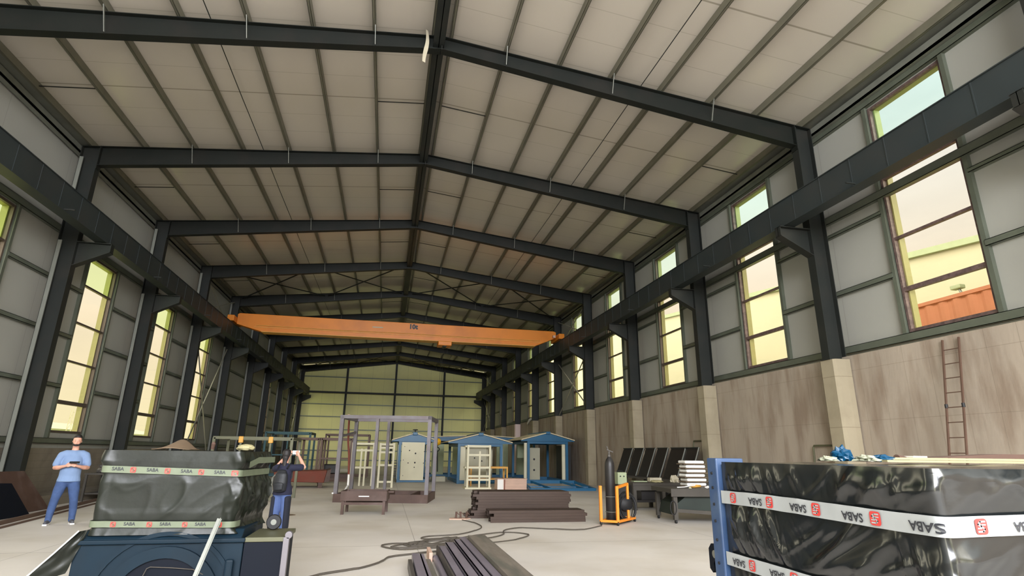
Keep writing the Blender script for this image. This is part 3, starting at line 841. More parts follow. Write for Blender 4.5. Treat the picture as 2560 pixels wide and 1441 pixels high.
for x0, x1, yf, zt, m_, lab in BARS:
    mb = MB()
    if lab.startswith('round'): mb.tube([(.205, yf, .045), (.205, 5.4, .045)], .043, 20)
    elif 'channel' in lab:
        mb.box(x0, x1, 5.4, yf, zt-.012, zt); mb.box(x0, x0+.012, 5.4, yf, 0, zt); mb.box(x1-.012, x1, 5.4, yf, 0, zt)
    elif 'angle' in lab:
        mb.box(x0, x0+.012, 5.4, yf, 0, zt); mb.box(x0, x1, 5.4, yf, zt-.012, zt)
    elif 'box' in lab or 'beam' in lab:
        mb.box(x0, x1, 5.4, yf, zt-.01, zt); mb.box(x0, x1, 5.4, yf, 0, .01); mb.box(x0, x0+.01, 5.4, yf, .01, zt-.01); mb.box(x1-.01, x1, 5.4, yf, .01, zt-.01)
    else: mb.box(x0, x1, 5.4 if 'batten' not in lab else 9.3, yf, 0, zt)
    tag(mb.build('steel_bar' if 'batten' not in lab else 'wood_batten', m_), lab, 'bar', 'pile of bars in the foreground')

# ---- stacks of brown steel channels
random.seed(4)
def channel_layer(x0, x1, y0, w, z, h, rz=0):
    mb = MB(); mb.box(x0, x1, y0, y0+w-.012, z+h-.012, z+h-.002); mb.box(x0, x1, y0, y0+.01, z, z+h-.012); mb.box(x0, x1, y0+w-.022, y0+w-.012, z, z+h-.012)
    return mb
RAW = ['bottom', 'second', 'third', 'fourth', 'fifth', 'sixth', 'seventh', 'eighth', 'ninth', 'tenth']
h = .064
for k in range(10):
    for j in range(3):
        dx = random.uniform(-.08, .08); x0 = 1.68+dx if k > 2 else 1.62-.08*(2-k)*.5+dx; x1 = 4.20+random.uniform(-.07, .07)
        o = channel_layer(x0, x1, 14.98+.26*j, .26, h*k, h).build('steel_channel', 'steel_plate')
        tag(o, 'brown steel channel, %s layer up in the taller stack, %s row' % (RAW[k], ['front', 'middle', 'rear'][j]), 'steel channel', 'channels in the taller stack')
for k in range(4):
    for j in range(2):
        dx = random.uniform(-.07, .07)
        o = channel_layer(1.92+dx, 4.28+dx*.6, 14.02+.3*j, .3, .068*k, .068).build('steel_channel', 'steel_plate')
        tag(o, 'brown steel channel, %s layer up in the lower stack, %s row' % (RAW[k], ['front', 'rear'][j]), 'steel channel', 'channels in the lower stack')

# ---- big grey box frame on a brown base
def beams(root, name, material, segs, w, h=None, L=(0,0,0)):
    for a, b in segs:
        MB().bar(Vector(a)+Vector(L), Vector(b)+Vector(L), w, h or w).build(name, material, root)
def big_frame():
    root = empty('steel_skeleton', (-2.2, 19.9, 0), -.203, 'tall grey steel box frame standing open on a brown base in mid hall', 'steel frame')
    W, D, H = 3.05, 2.0, 2.74
    for x in (0.06, W-.06):
        for y in (.06, D-.06): beams(root, 'post', 'tube_grey', [((x, y, .26), (x, y, H))], .12)
    for y in (.06, D-.06): beams(root, 'post', 'tube_grey', [((1.25, y, .26), (1.25, y, H))], .10)
    beams(root, 'top_rail', 'tube_grey', [((0, .06, H-.05), (W, .06, H-.05)), ((0, D-.06, H-.05), (W, D-.06, H-.05)), ((.06, 0, H-.06), (.06, D, H-.06)), ((W-.06, 0, H-.06), (W-.06, D, H-.06))], .11)
    for a, b in (((0, .04, .13), (W, .04, .13)), ((0, D-.04, .13), (W, D-.04, .13)), ((.04, 0, .13), (.04, D, .13)), ((W-.04, 0, .13), (W-.04, D, .13)), ((1.6, 0, .13), (1.6, D, .13)), ((2.5, 0, .13), (2.5, D, .13))):
        MB().bar(a, b, .07, .26).build('base_beam', 'primer_brown', root)
    beams(root, 'side_rail', 'tube_grey', [((.06, 0.1, 2.05), (.06, D-.1, 2.25))], .06)
    MB().box(-.03, .02, -.04, .03, .26, .30).build('clamp', 'white', root)
big_frame()
hose = MB().tube([(-2.02, 21.55, 2.80), (-2.0, 21.5, 2.3), (-1.97, 21.45, 1.9), (-1.9, 21.4, 1.45), (-1.86, 21.3, 1.0), (-1.84, 21.2, .8)], .035, 8)
t = hose.build('hanging_hose', 'rust'); tag(t, 'reddish hose hanging down the back left post of the tall grey frame', 'hose')
MB().tube([(-1.84, 21.2, .8), (-1.83, 21.1, .45), (-1.9, 20.6, .3)], .03, 8).build('pale_end', 'white', t)
MB().tube([(-2.02, 21.55, 2.80), (-2.06, 21.6, 2.76)], .09, 10).build('joint', 'wood_pink', t)

# ---- brown trough stand in front of it
def trough():
    root = empty('trough_stand', (-1.7, 16.15, 0), -.10, 'brown steel trough on four legs in front of the tall grey frame', 'stand')
    W, D = 1.16, .85
    for x in (.05, W-.05):
        for y in (.05, D-.05): beams(root, 'leg', 'primer_brown', [((x, y, 0), (x, y, .55))], .07)
    for a, b in (((0, 0, .46), (W, 0, .46)), ((0, D, .46), (W, D, .46)), ((0, 0, .46), (0, D, .46)), ((W, 0, .46), (W, D, .46))):
        MB().bar(a, b, .03, .24).build('trough_side', 'primer_brown', root)
    MB().box(0, W, 0, D, .34, .355).build('trough_floor', 'black_paint', root)
    beams(root, 'stretcher', 'primer_brown', [((.05, .05, .27), (W-.05, .05, .27)), ((.05, D-.05, .27), (W-.05, D-.05, .27))], .05, .06)
    MB().box(.45, .72, -.02, -.016, .44, .465).build('label_plate', 'white', root)
    MB().box(W, W+.16, .4, .8, .52, .56).build('side_tray', 'primer_brown', root)
trough()

# ---- rusty tank
def tank():
    root = empty('steel_tank', (-4.2, 28, 0), .12, 'rust red steel tank on short legs left of the tall grey frame', 'tank')
    mb = MB(); mb.poly([(-1.15, .28), (.9, .22), (1.0, .74), (-1.2, .68)], 'Y', -.9, .9); mb.build('body', 'rust', root, bevel=.03)
    MB().poly([(.9, .22), (1.12, .3), (1.16, .8), (1.0, .74)], 'Y', -.92, .92).build('end_plate', 'primer_brown', root)
    for x in (-.9, .75):
        for y in (-.8, .8): MB().box(x-.09, x+.09, y-.09, y+.09, 0, .26).build('leg', 'primer_brown', root)
tank()

# ---- kiosk frames (blue gabled cabins)
def cabin(loc, w, d, h, rise, label, over=.55, post_cream=True, rz=0, back=True):
    root = empty('blue_cabin', loc, rz, label, 'cabin frame', 'blue gabled cabin frames')
    for x in (0, w):
        for y in (0, d):
            MB().box(x-.07, x+.07, y-.07, y+.07, 0, h).build('post', 'cabin_blue', root)
    mb = MB(); c = w/2
    mb.poly([(-over, h), (w+over, h), (w+over, h+.03), (c+.12, h+rise), (c-.12, h+rise), (-over, h+.03)], 'Y', -.12, -.04); mb.build('gable', 'cabin_blue', root)
    if back:
        mb = MB(); mb.poly([(-over, h), (w+over, h), (w+over, h+.03), (c+.12, h+rise), (c-.12, h+rise), (-over, h+.03)], 'Y', d+.04, d+.12); mb.build('gable', 'cabin_blue', root)
    for s in (-1, 1):
        xa = c+s*.1; xb = c+s*(c+over)
        mb = MB(); mb.poly([(xa, h+rise+.02), (xb, h+.05), (xb, h+.10), (xa, h+rise+.07)], 'Y', -.2, d+.2); mb.build('roof_slope', 'roof_batten', root)
    MB().box(c-.13, c+.13, -.22, d+.22, h+rise-.04, h+rise+.12).build('ridge_cap', 'cabin_blue', root, bevel=.02)
    for a, b in (((0, 0, .09), (w, 0, .09)), ((0, d, .09), (w, d, .09)), ((0, 0, .09), (0, d, .09)), ((w, 0, .09), (w, d, .09))):
        MB().bar(a, b, .10, .16).build('sill', 'cabin_blue', root)
    for a, b in (((0, 0, h-.07), (w, 0, h-.07)), ((0, d, h-.07), (w, d, h-.07)), ((0, 0, h-.07), (0, d, h-.07)), ((w, 0, h-.07), (w, d, h-.07))):
        MB().bar(a, b, .10, .14).build('head_rail', 'cabin_blue', root)
    return root
c1 = cabin((.12, 32.2, 0), 1.55, 3.2, 2.12, .38, 'blue gabled cabin with a closed cream front panel, seen through the tall grey frame', .45)
p = MB().box(.10, 1.33, -.12, -.04, .12, 2.08).build('front_panel', 'cream', c1)
for x, z, r in ((.42, 1.65, .035), (.38, 1.0, .03), (.75, 1.5, .045), (.74, 1.02, .045), (.15, 1.85, .02), (.12, 1.15, .02), (.08+.06, .35, .02), (.72, .78, .03), (1.2, 1.0, .025), (1.22, 1.6, .025)):
    MB().lathe([(r, -.002), (r, .004)], (x+.1, -.124, z), 12, 'Y').build('hole', 'black_rubber', p)
for x in (-.04,): MB().box(x-.06, x+.10, -.06, .5, .15, 1.95).build('side_panel', 'cream_grey', c1)
for k in range(6): MB().box(-.28, -.02, .1, .5, .25+.14*k, .30+.14*k).build('shelf', 'black_paint', c1)
mb = MB(); mb.lathe([(.03, 0), (.03, .12), (.14, .14), (.14, .18), (.03, .19)], (.78, .2, 2.6), 12); mb.build('roof_vent', 'black_paint', c1)
c2 = cabin((3.2, 31.0, 0), 2.3, 4.5, 2.05, .45, 'blue gabled cabin frame behind the cream rack, middle one of the row', .6)
MB().box(.10, .42, .1, .2, .15, 1.95).build('door_leaf', 'cream', c2); MB().box(.5, 1.65, .3, .38, .2, 1.9).build('back_panel', 'cream_grey', c2)
for x, z in ((.9, 1.3), (1.3, 1.15)): MB().lathe([(.04, 0), (.04, .02)], (x, .29, z), 12, 'Y').build('hole', 'black_rubber', c2)
for x in (1.85, 2.45): MB().box(x, x+.16, 1.0, 1.1, .15, 1.95).build('door_leaf', 'cream_grey', c2)
c3 = cabin((7.27, 32.0, 0), 2.26, 4.0, 2.25, .42, 'blue gabled cabin frame nearest the right wall, with a cream board inside', .45)
for x in (-.22, 2.02): MB().box(x, x+.24, .08, .2, .12, 2.15).build('door_leaf', 'cream', c3)
b_ = MB().box(.35, 1.0, 1.2, 1.26, .1, 1.9).build('leaning_board', 'cream_grey', c3)
for z in (1.25, .65): MB().lathe([(.06, 0), (.06, .02)], (.65, 1.19, z), 12, 'Y').build('hole', 'black_rubber', b_)
MB().box(.05, 1.0, 3.0, 3.1, 1.3, 2.1).build('back_panel', 'grey_green', c3)
MB().box(2.42, 2.68, .5, 2.6, .0, 2.05).build('side_crate', 'black_paint', c3)
c4 = cabin((1.9, 39.0, 0), 7.5, 3.0, 2.45, .22, 'long low-roofed blue cabin frame running behind the three gabled cabins', .4)
for x in (.5, 1.9, 3.3, 4.9, 6.3): MB().box(x, x+.8, .1, .2, .15, 2.2).build('wall_leaf', 'grey_green', c4)

# ---- pale welded frames
def ladder_frame(loc, w, h, us, hs, label, name='welded_rack', rz=0, depth=.5):
    root = empty(name, loc, rz, label, 'welded frame', 'pale welded frames')
    for x in (0, w):
        MB().box(x-.045, x+.045, -.034, .034, 0, h+.004).build('upright', 'cream', root)
    for x in us: MB().box(x-.04, x+.04, -.025, .025, 0, h*.86).build('mullion', 'cream', root)
    for z in hs: MB().box(.04, w-.04, -.028, .028, z-.045, z+.045).build('crossbar', 'cream', root)
    if depth:
        for x in (0, w):
            MB().box(x-.035, x+.035, 0, depth, .02, .09).build('foot', 'cream', root)
            MB().box(x-.035, x+.035, depth-.03, depth+.03, 0, h*.95).build('rear_upright', 'cream_grey', root)
        MB().box(0, w, depth-.03, depth+.03, h*.95-.07, h*.95).build('rear_crossbar', 'cream_grey', root)
    return root
ladder_frame((-2.18, 29, 0), .98, 1.98, (.42, .62), (1.93, 1.62, .83), 'pale welded frame standing at the left, seen through the tall grey frame')
ladder_frame((-.88, 27.6, 0), .62, 1.96, (), (1.9, 1.75, 1.55, .98, .25), 'narrow pale welded frame beside the cabin with the closed front')
r_ = ladder_frame((3.08, 26.6, 0), 1.02, 1.92, (.55,), (1.87, 1.48, .93, .55, .40), 'cream welded rack standing in front of the middle blue cabin', depth=.7)
MB().box(-.1, 1.1, -.08, .8, 0, .07).build('base_plate', 'cream', r_)
MB().box(.08, .95, .2, .7, .93, .95).build('shelf', 'cream_grey', r_)
for z in (1.87, .93): MB().box(-.1, .02, .2, .7, z-.05, z+.03).build('side_tray', 'cream', r_)
# ---- yellow table
def table(name, loc, w, d, h, top_m, leg_m, label, leg=.06, shelf=None, rz=0, th=.04):
    root = empty(name, loc, rz, label, 'table')
    MB().box(0, w, 0, d, h-th, h).build('table_top', top_m, root)
    for x in (leg/2, w-leg/2):
        for y in (leg/2, d-leg/2): MB().box(x-leg/2, x+leg/2, y-leg/2, y+leg/2, 0, h-th).build('leg', leg_m, root)
    if shelf: MB().box(0, w, 0, d, shelf, shelf+.05).build('shelf', top_m, root)
    return root
table('work_table', (3.55, 28.9, 0), 1.9, .9, .92, 'yellow_table', 'yellow_table', 'yellow steel table behind the cream rack', .07, .30, th=.09)
# ---- crate
def crate():
    root = empty('wooden_crate', (4.33, 25.8, 0), 0, 'pinkish wooden crate on the floor at the near end of the flat blue frame', 'crate')
    MB().box(0, 1.34, 0, .7, 0.02, .46).build('box', 'wood_pink', root, bevel=.01)
    MB().box(-.01, 1.36, -.02, .72, .455, .485).build('lid', 'wood_pink', root)
    MB().box(.30, .34, -.012, .712, 0, .49).build('strap', 'rust', root)
    MB().box(-.005, .26, -.01, 0, .03, .45).build('end_board', 'white', root)
crate()
# ---- flat blue frame lying on the floor
def flat_frame():
    root = empty('flat_blue_ladder', (5.72, 25.3, 0), 0, 'long blue welded frame lying flat on the floor before the right-hand cabin', 'frame')
    W, D = 3.0, 2.0
    for a, b, w, h_ in (((0, 0, .06), (W, 0, .06), .12, .12), ((.1, D, .28), (W-.3, D, .28), .12, .14), ((0, 0, .06), (.1, D, .28), .1, .1), ((W, 0, .06), (W-.3, D, .28), .12, .1), ((.95, 0, .08), (.5, D, .3), .06, .08), ((2.5, 0, .08), (1.95, D, .3), .08, .08), ((0, .9, .14), (W, .6, .12), .16, .05), ((0, .45, .06), (1.4, .45, .06), .08, .08)):
        MB().bar(a, b, w, h_).build('rail', 'cabin_blue', root)
    for x in (.2, W-.4): MB().box(x, x+.1, D-.1, D, 0, .22).build('foot', 'cabin_blue', root)
flat_frame()

# ---- crane
def crane():
    root = empty('overhead_crane', (0, 33.2, 8.27), 0, 'orange overhead bridge crane spanning the hall on its two crane beams', 'crane')
    prof = [(-9.15, 8.92), (9.1, 8.92), (9.25, 8.86), (9.25, 8.5), (7.9, 7.93), (-7.9, 7.93), (-9.25, 8.3), (-9.25, 8.86)]
    MB().poly(prof, 'Y', 32.95, 33.45).xf((0, -33.2, -8.27)).build('bridge_girder', 'crane_orange', root, bevel=.015)
    mb = MB(); mb.box(-8.3, 8.3, 32.90, 32.95, 8.16, 8.19); mb.box(-7.9, 7.9, 32.85, 33.55, 7.90, 7.93); mb.xf((0, -33.2, -8.27)); mb.build('lower_flange', 'yellow_table', root)
    for sx in (-1, 1):
        e = MB().box(sx*9.25, sx*9.6, 32.3, 34.1, 8.34, 8.66).xf((0, -33.2, -8.27)).build('end_truck', 'crane_orange', root, bevel=.02)
        for y in (32.5, 33.9): MB().lathe([(.14, -.05), (.14, .05)], (sx*9.42, y-33.2, .14), 18, 'X').build('wheel', 'steel', e)
    v, f = glyph_mesh('10t', .38, .022)
    t = MB(); t.add([(.45+a[0], -.262, .42+a[1]) for a in v], f); t.build('lettering', 'tape_ink', root)
    t = MB(); t.box(-2.9+1.0, -2.3+1.0, -.262, -.25, .25, .31); t.build('name_plate', 'cream_grey', root)
    MB().tube([(-8.2, -.3, .0), (-4, -.3, -.03), (0, -.3, 0), (4, -.3, -.03), (8.2, -.3, 0)], .02, 6).build('festoon_cable', 'yellow_table', root)
    MB().box(9.0, 9.15, -.5, -.3, .2, .35).build('buffer', 'wood_pink', root)
    # hoist trolley with the hook block let down
    h_ = MB().box(1.95, 2.75, -.45, .45, -.62, -.37).build('hoist_trolley', 'crane_orange', root, bevel=.03)
    MB().lathe([(.16, -.4), (.16, .4)], (2.35, 0, -.52), 16, 'Y').build('drum', 'steel', h_)
    for dx in (-.06, .06): MB().tube([(2.24+dx, .05, -.6), (2.24+dx, .05, -5.9)], .006, 6).build('hoist_rope', 'steel', root)
    hb = MB(); hb.lathe([(.05, -.20), (.16, -.15), (.20, 0), (.16, .15), (.05, .20)], (2.24, 0.05, -6.12), 18, 'Z'); hk = hb.build('hook_block', 'yellow', root, smooth=True)
    pts = [(2.24, .05, -6.28), (2.24, .05, -6.42)] + [(2.24+.11*math.sin(a), .05, -6.53+.11*math.cos(a)) for a in [math.radians(d) for d in range(0, 260, 20)]]
    MB().tube(pts, .028, 8).build('hook', 'black_rubber', hk)
    ch = MB().tube([(2.24, .05, -6.6), (2.28, .05, -7.2), (2.3, .05, -7.75)], .03, 8).build('sling', 'black_rubber', hk)
crane()
o = tag(MB().box(2.0, 2.75, 33.0, 33.6, 0, .28).build('pallet_box', 'cream_grey', bevel=.02), 'low pale box on the floor under the crane hook', 'box')

# ---- gas cylinder cart
def cart():
    root = empty('cylinder_cart', (4.43, 13.39, 0), 0, 'orange welding cart carrying the black gas cylinder', 'cart')
    A = Vector((0, 0, 0)); B = Vector((.33, -.22, 0)); Cc = Vector((1.08, .52, 0)); Dd = A+(Cc-B)
    z = Vector((0, 0, .09))
    for a, b in ((A, B), (B, Cc), (A, Dd), (Dd, Cc)): MB().bar(a+z, b+z, .07, .05).build('base_rail', 'orange_paint', root)
    pl = MB(); pl.poly([(p.x, p.y) for p in (A, B, Cc, Dd)], 'Z', .075, .085); pl.build('deck', 'steel', root)
    MB().bar(A+z, A+Vector((0, 0, .87)), .06, .06).build('post', 'orange_paint', root)
    MB().bar(B+z, B+Vector((0, 0, .87)), .06, .06).build('post', 'orange_paint', root)
    q = B+(Cc-B)*.62
    MB().bar(B+Vector((0, 0, .84)), q+Vector((0, 0, .90)), .05, .06).build('handle', 'orange_paint', root)
    MB().bar(q+Vector((0, 0, .92)), q+Vector((0, 0, .55)), .05, .05).build('handle_drop', 'orange_paint', root)
    MB().bar(q+Vector((0, 0, .3)), q+z, .05, .05).build('rear_stub', 'orange_paint', root)
    for p in (A, B, Cc, Dd):
        w_ = MB().lathe([(.04, -.018), (.04, .018)], (p.x, p.y, .04), 14, 'X').build('caster', 'black_rubber', root)
    for zz in (.62, .28):
        m = (A+B)/2+Vector((.12, .18, 0))
        MB().tube([m+Vector((.128*math.cos(a), .128*math.sin(a), zz)) for a in [2*PI*k/20 for k in range(20)]], .007, 6, True).build('chain', 'steel_light', root)
    return root
cart()
cyl = empty('gas_cylinder', (4.43+.165+.12, 13.39-.11+.18, .086), 0, 'tall black gas cylinder standing in the orange cart', 'gas cylinder')
MB().lathe([(.10, 0), (.118, .02), (.118, 1.22), (.112, 1.30), (.085, 1.38), (.05, 1.43), (.045, 1.45)], seg=28).build('tank', 'black_paint', cyl, smooth=True)
MB().lathe([(.04, 1.45), (.04, 1.50), (.022, 1.51), (.022, 1.58)], seg=14).build('valve', 'bar_dark', cyl)
v_ = MB(); v_.bar((-.06, 0, 1.62), (.10, 0, 1.56), .03, .022); v_.bar((-.06, 0, 1.70), (-.02, 0, 1.60), .025, .02); v_.build('valve_handle', 'bar_dark', cyl)
def coil():
    root = empty('hose_coil', (5.32, 13.9, 0), 0, 'thick black hose coil hanging from the back of the orange cart', 'hose')
    for k in range(9):
        r = .20+.012*(k % 4); rz = .28+.01*k; dy = .018*k-.07; dx = .02*math.sin(k*2.1); dz = .012*math.cos(k*1.7)-.012*(k % 3)
        MB().tube([(dx+r*math.cos(a), dy+.03*math.sin(a*2+k), .36+dz+rz*math.sin(a)) for a in [2*PI*i/28 for i in range(28)]], .012, 6, True).build('loop', 'black_rubber', root)
    MB().lathe([(.16, -.05), (.19, 0), (.16, .05)], (-.04, 0, .42), 18, 'Y').build('reel', 'black_rubber', root, smooth=True)
coil()
wm = empty('wire_feeder', (5.62, 15.0, 0), 0, 'pale green control box on a stand behind the gas cylinder', 'control box')
MB().box(-.12, .14, -.15, .15, .82, 1.13).build('box', 'grey_green', wm, bevel=.02); MB().box(-.1, .12, -.12, .12, 0, .82).build('stand', 'black_paint', wm)
for x in (-.05, .05): MB().lathe([(.018, 0), (.018, .012)], (x, -.165, 1.03), 12, 'Y').build('knob', 'black_rubber', wm)
MB().tube([(-.08, 0, 1.13), (-.08, 0, 1.17), (.08, 0, 1.17), (.08, 0, 1.13)], .01, 6).build('handle', 'black_rubber', wm)

# ---- benches at the right
def bench1():
    root = empty('steel_trestle', (6.7, 16.6, 0), 0, 'long dark steel trestle bench before the leaning black panels', 'bench')
    MB().box(0, 2.9, 0, 1.0, .70, .77).build('table_top', 'bench_steel', root)
    MB().box(.05, 2.85, .02, .08, .56, .70).build('apron', 'bench_steel', root)
    MB().box(0, 2.9, .05, .95, .22, .28).build('shelf', 'black_paint', root)
    for x in (.06, 1.0, 1.9, 2.84):
        for y in (.06, .94): MB().box(x-.05, x+.05, y-.05, y+.05, 0, .70).build('leg', 'bench_steel', root)
    for x in (.35, 1.25): MB().box(x, x+.5, .2, .8, .282, .55).build('stored_part', 'black_paint', root)
bench1()
def bench2():
    root = empty('steel_workbench', (6.25, 13.35, 0), -.08, 'heavy dark steel workbench on casters behind the blue corner post', 'bench')
    MB().box(0, 2.6, 0, 1.3, .70, .80).build('table_top', 'bench_steel', root)
    MB().box(0, 2.6, 0, .03, .62, .70).build('apron', 'bench_steel', root)
    MB().poly([(.12, .18), (.3, .30), (2.4, .25), (2.5, .66), (.5, .66), (.2, .45)], 'Y', .15, 1.15).build('body', 'dark_green', root)
    MB().bar((.1, .1, .30), (2.5, .1, .14), .05, .08).build('lower_rail', 'bench_steel', root)
    for x in (.12, 2.45):
        for y in (.1, 1.2):
            MB().box(x-.05, x+.05, y-.05, y+.05, .08, .66).build('leg', 'bench_steel', root)
            MB().lathe([(.045, -.02), (.045, .02)], (x, y, .045), 14, 'X').build('caster', 'black_rubber', root)
    MB().tube([(.05+.13*math.cos(a)*.6, .04, .36+.16*math.sin(a)) for a in [2*PI*k/20 for k in range(20)]], .012, 6, True).build('cable_loop', 'black_rubber', root)
bench2()
g = empty('angle_grinder', (7.0, 13.75, .80), .1, 'yellow angle grinder lying on the workbench', 'grinder')
MB().tube([(0, 0, .035), (.12, 0, .04), (.30, 0, .04)], [.03, .04, .032], 12).build('body', 'yellow_table', g, smooth=True); MB().lathe([(.055, 0), (.055, .01)], (-.03, 0, .01), 18).build('disc', 'steel', g)
tag(MB().tube([(6.55, 13.6, .82), (6.75, 13.6, .83), (6.9, 13.62, .85), (7.05, 13.6, .87)], .012, 8).build('rod', 'white'), 'thin white rod lying on the workbench beside the grinder', 'rod')
crumple((7.45, 13.62, .80), .10, .06, .035, 21, 'rag', 'white', 'white crumpled rag on the workbench right of the grinder', 'rag', .5)
crumple((6.86, 13.52, .80), .03, .03, .02, 25, 'rag', 'cream', 'tiny cream rag on the workbench left of the grinder', 'rag', .5)
st = 'white padded slab in the stack on the workbench, %s'
POS = ['lowest', 'second from the bottom', 'third from the bottom', 'fourth from the bottom', 'fifth from the bottom', 'topmost']
for k in range(6):
    o = MB().box(-.28, .28, -.2, .2, 0, .076).build('padded_slab', 'white', bevel=.028); o.location = (7.42+.02*math.sin(k*2.3), 14.35, .822+.112*k)
    tag(o, st % POS[k], 'slab', 'stack of white slabs')
    if k < 6:
        sp = MB().box(-.31, .33, -.2, .2, 0, .018).build('spacer_board', 'cardboard'); sp.location = (7.42+.03*math.cos(k*1.9), 14.35, .802+.112*k)
        tag(sp, 'thin brown board under the white slab that is %s' % POS[k], 'board', 'boards between the white slabs')
crumple((7.65, 16.95, .77), .20, .15, .05, 31, 'cloth', 'plank', 'pale yellow cloth lying on the long trestle bench', 'cloth', .3)
t_ = MB().box(7.55, 7.95, 17.2, 17.4, .77, .90).build('tool_tray', 'cloth_pale', bevel=.01); tag(t_, 'pale grey tray on the long trestle bench', 'tray')
crumple((8.25, 16.95, .77), .14, .12, .13, 35, 'machine_part', 'cloth_pale', 'pale grey bracket-like part on the long trestle bench', 'part', .7)
tag(MB().box(7.05, 7.5, 17.3, 17.5, .77, .80).build('flat_tray', 'grey_green'), 'flat grey green tray at the back of the long trestle bench', 'tray')

# ---- black panels leaning on the right wall
rk = empty('low_rack', (9.45, 21.4, 0), 0, 'low dark rack along the right wall under the black panels', 'rack')
MB().box(-.45, .45, -3.3, 3.3, .70, .76).build('rack_top', 'bench_steel', rk)
for y in (-3.2, -1.1, 1.1, 3.2):
    for x in (-.4, .4): MB().box(x-.04, x+.04, y-.04, y+.04, 0, .7).build('leg', 'bench_steel', rk)
MB().box(-.35, .4, -3.1, 3.1, .05, .45).build('stored_sheets', 'black_paint', rk)
PN = [(24.35, 1.05, 'farthest'), (23.2, 1.0, 'second farthest'), (22.1, .95, 'third farthest'), (21.05, .95, 'fourth farthest'), (19.95, 1.15, 'second nearest'), (18.85, .95, 'nearest')]
for y, w, nm in PN:
    r_ = empty('black_panel', (9.35, y-w/2+.0, .765), 0, 'black sheet metal panel leaning on the right wall, %s of six' % nm, 'panel', 'black panels leaning on the right wall')
    mb = MB(); mb.bar((0, 0, 0), (.42, 0, 1.08), w-.06, .02, (0, 1, 0)); mb.v = [(x, yy, z) for x, yy, z in mb.v]
    m2 = MB(); a = Vector((0, 0, 0)); b = Vector((.42, 0, 1.08))
    m2.add([(0, -w/2+.04, .0), (0, w/2-.04, .0), (.42, w/2-.04, 1.08), (.42, -w/2+.04, 1.08), (.03, -w/2+.04, -.0), (.03, w/2-.04, -.0), (.45, w/2-.04, 1.07), (.45, -w/2+.04, 1.07)], [(0, 1, 2, 3), (7, 6, 5, 4), (0, 4, 5, 1), (1, 5, 6, 2), (2, 6, 7, 3), (3, 7, 4, 0)])
    m2.build('sheet', 'black_paint', r_)
    MB().bar((-.015, -w/2+.04, 0.01), (.405, -w/2+.04, 1.09), .03, .03).build('edge_strip', 'steel_light', r_)
    MB().bar((.40, -w/2+.04, 1.08), (.40, w/2-.04, 1.08), .03, .04).build('top_edge', 'steel', r_)
# U-shaped tubes against the wall
def utube(y0, y1, h, label):
    o = MB().tube([(10.30, y0, 0), (10.40, y0, h-.04), (10.40, y0-.03*(1 if y0 > y1 else -1), h), (10.40, y1+.03*(1 if y0 > y1 else -1), h), (10.40, y1, h-.04), (10.30, y1, 0)], .025, 8).build('tube_hoop', 'tube_olive')
    tag(o, label, 'tube hoop', 'tube hoops by the right wall')
utube(19.38, 18.45, 2.10, 'dark tube hoop by the right wall at the end of the black panels')
utube(13.30, 12.55, 1.88, 'dark tube hoop by the right wall behind the wrapped machine')
# ladder
ld = empty('rung_ladder', (9.75, 9.05, 0), 0, 'thin welded steel ladder leaning on the concrete wall under the nearest window', 'ladder')
for y in (.19, -.16): MB().bar((0, y, 0), (.70, y, 3.95), .035, .03).build('rail', 'tube_brown', ld)
for k in range(13):
    z = .25+.29*k; x = .70*z/3.95
    MB().tube([(x, .19, z), (x, -.16, z)], .010, 6).build('rung', 'tube_brown', ld)
for y in (.19, -.16):
    for z in (1.3, 2.6): MB().lathe([(.03, -.04), (.03, .04)], (.70*z/3.95, y, z), 10).build('clamp', 'black_rubber', ld)
# white downpipe at the far right
pp = MB().tube([(10.35, 42.3, 5.2), (10.35, 42.3, 4.55), (10.3, 42.6, 4.2), (10.25, 43.6, 4.1), (10.2, 44.0, 3.8)], .09, 10).build('duct_pipe', 'white', smooth=True)
tag(pp, 'white bent pipe on the right wall beyond the row of cabins', 'pipe')
# rag at the ridge
mb = MB(); n_ = 10
for j in range(n_+1):
    t = j/n_; w = .05-.03*abs(t-.6)*1.2
    for s in (-1, 1): mb.v.append((-.40+s*w+.03*math.sin(t*5), 11.82+.02*s, 11.75-.95*t))
for j in range(n_): mb.f.append((2*j, 2*j+1, 2*j+3, 2*j+2))
o = mb.build('cloth_strip', 'cloth_pale'); o.modifiers.new('thickness', 'SOLIDIFY').thickness = .01
tag(o, 'pale cloth strip hanging from the roof beside the nearest ridge joint', 'cloth')

# ---- left side
def portal(name, loc, w, d, h, material, label, tw=.09, rz=0, extra=()):
    root = empty(name, loc, rz, label, 'tube frame', 'open tube frames on the left')
    for x in (0, w):
        for y in (0, d): MB().box(x-tw/2, x+tw/2, y-tw/2, y+tw/2, 0, h).build('post', material, root)
    for a, b in (((0, 0, h), (w, 0, h)), ((0, d, h), (w, d, h)), ((0, 0, h), (0, d, h)), ((w, 0, h), (w, d, h))): MB().bar(a, b, tw, tw).build('top_rail', material, root)
    for a, b in (((0, 0, .1), (w, 0, .1)), ((0, d, .1), (w, d, .1))): MB().bar(a, b, tw*.8, tw*.8).build('bottom_rail', material, root)
    for a, b in extra: MB().bar(a, b, tw*.7, tw*.7).build('stay', material, root)
    return root
p_ = portal('tube_rack', (-6.0, 20.0, 0), 2.35, 1.8, 1.95, 'tube_olive', 'olive tube frame with yellow corner joints behind the wrapped blue machine', .085, 0, [((.8, 0, 0), (.8, 0, 1.95)), ((1.7, 0, 0), (1.7, 0, 1.95))])
for x in (.8, 1.7): MB().box(x-.07, x+.07, -.06, .06, 1.80, 2.0).build('corner_joint', 'yellow_table', p_, bevel=.02)
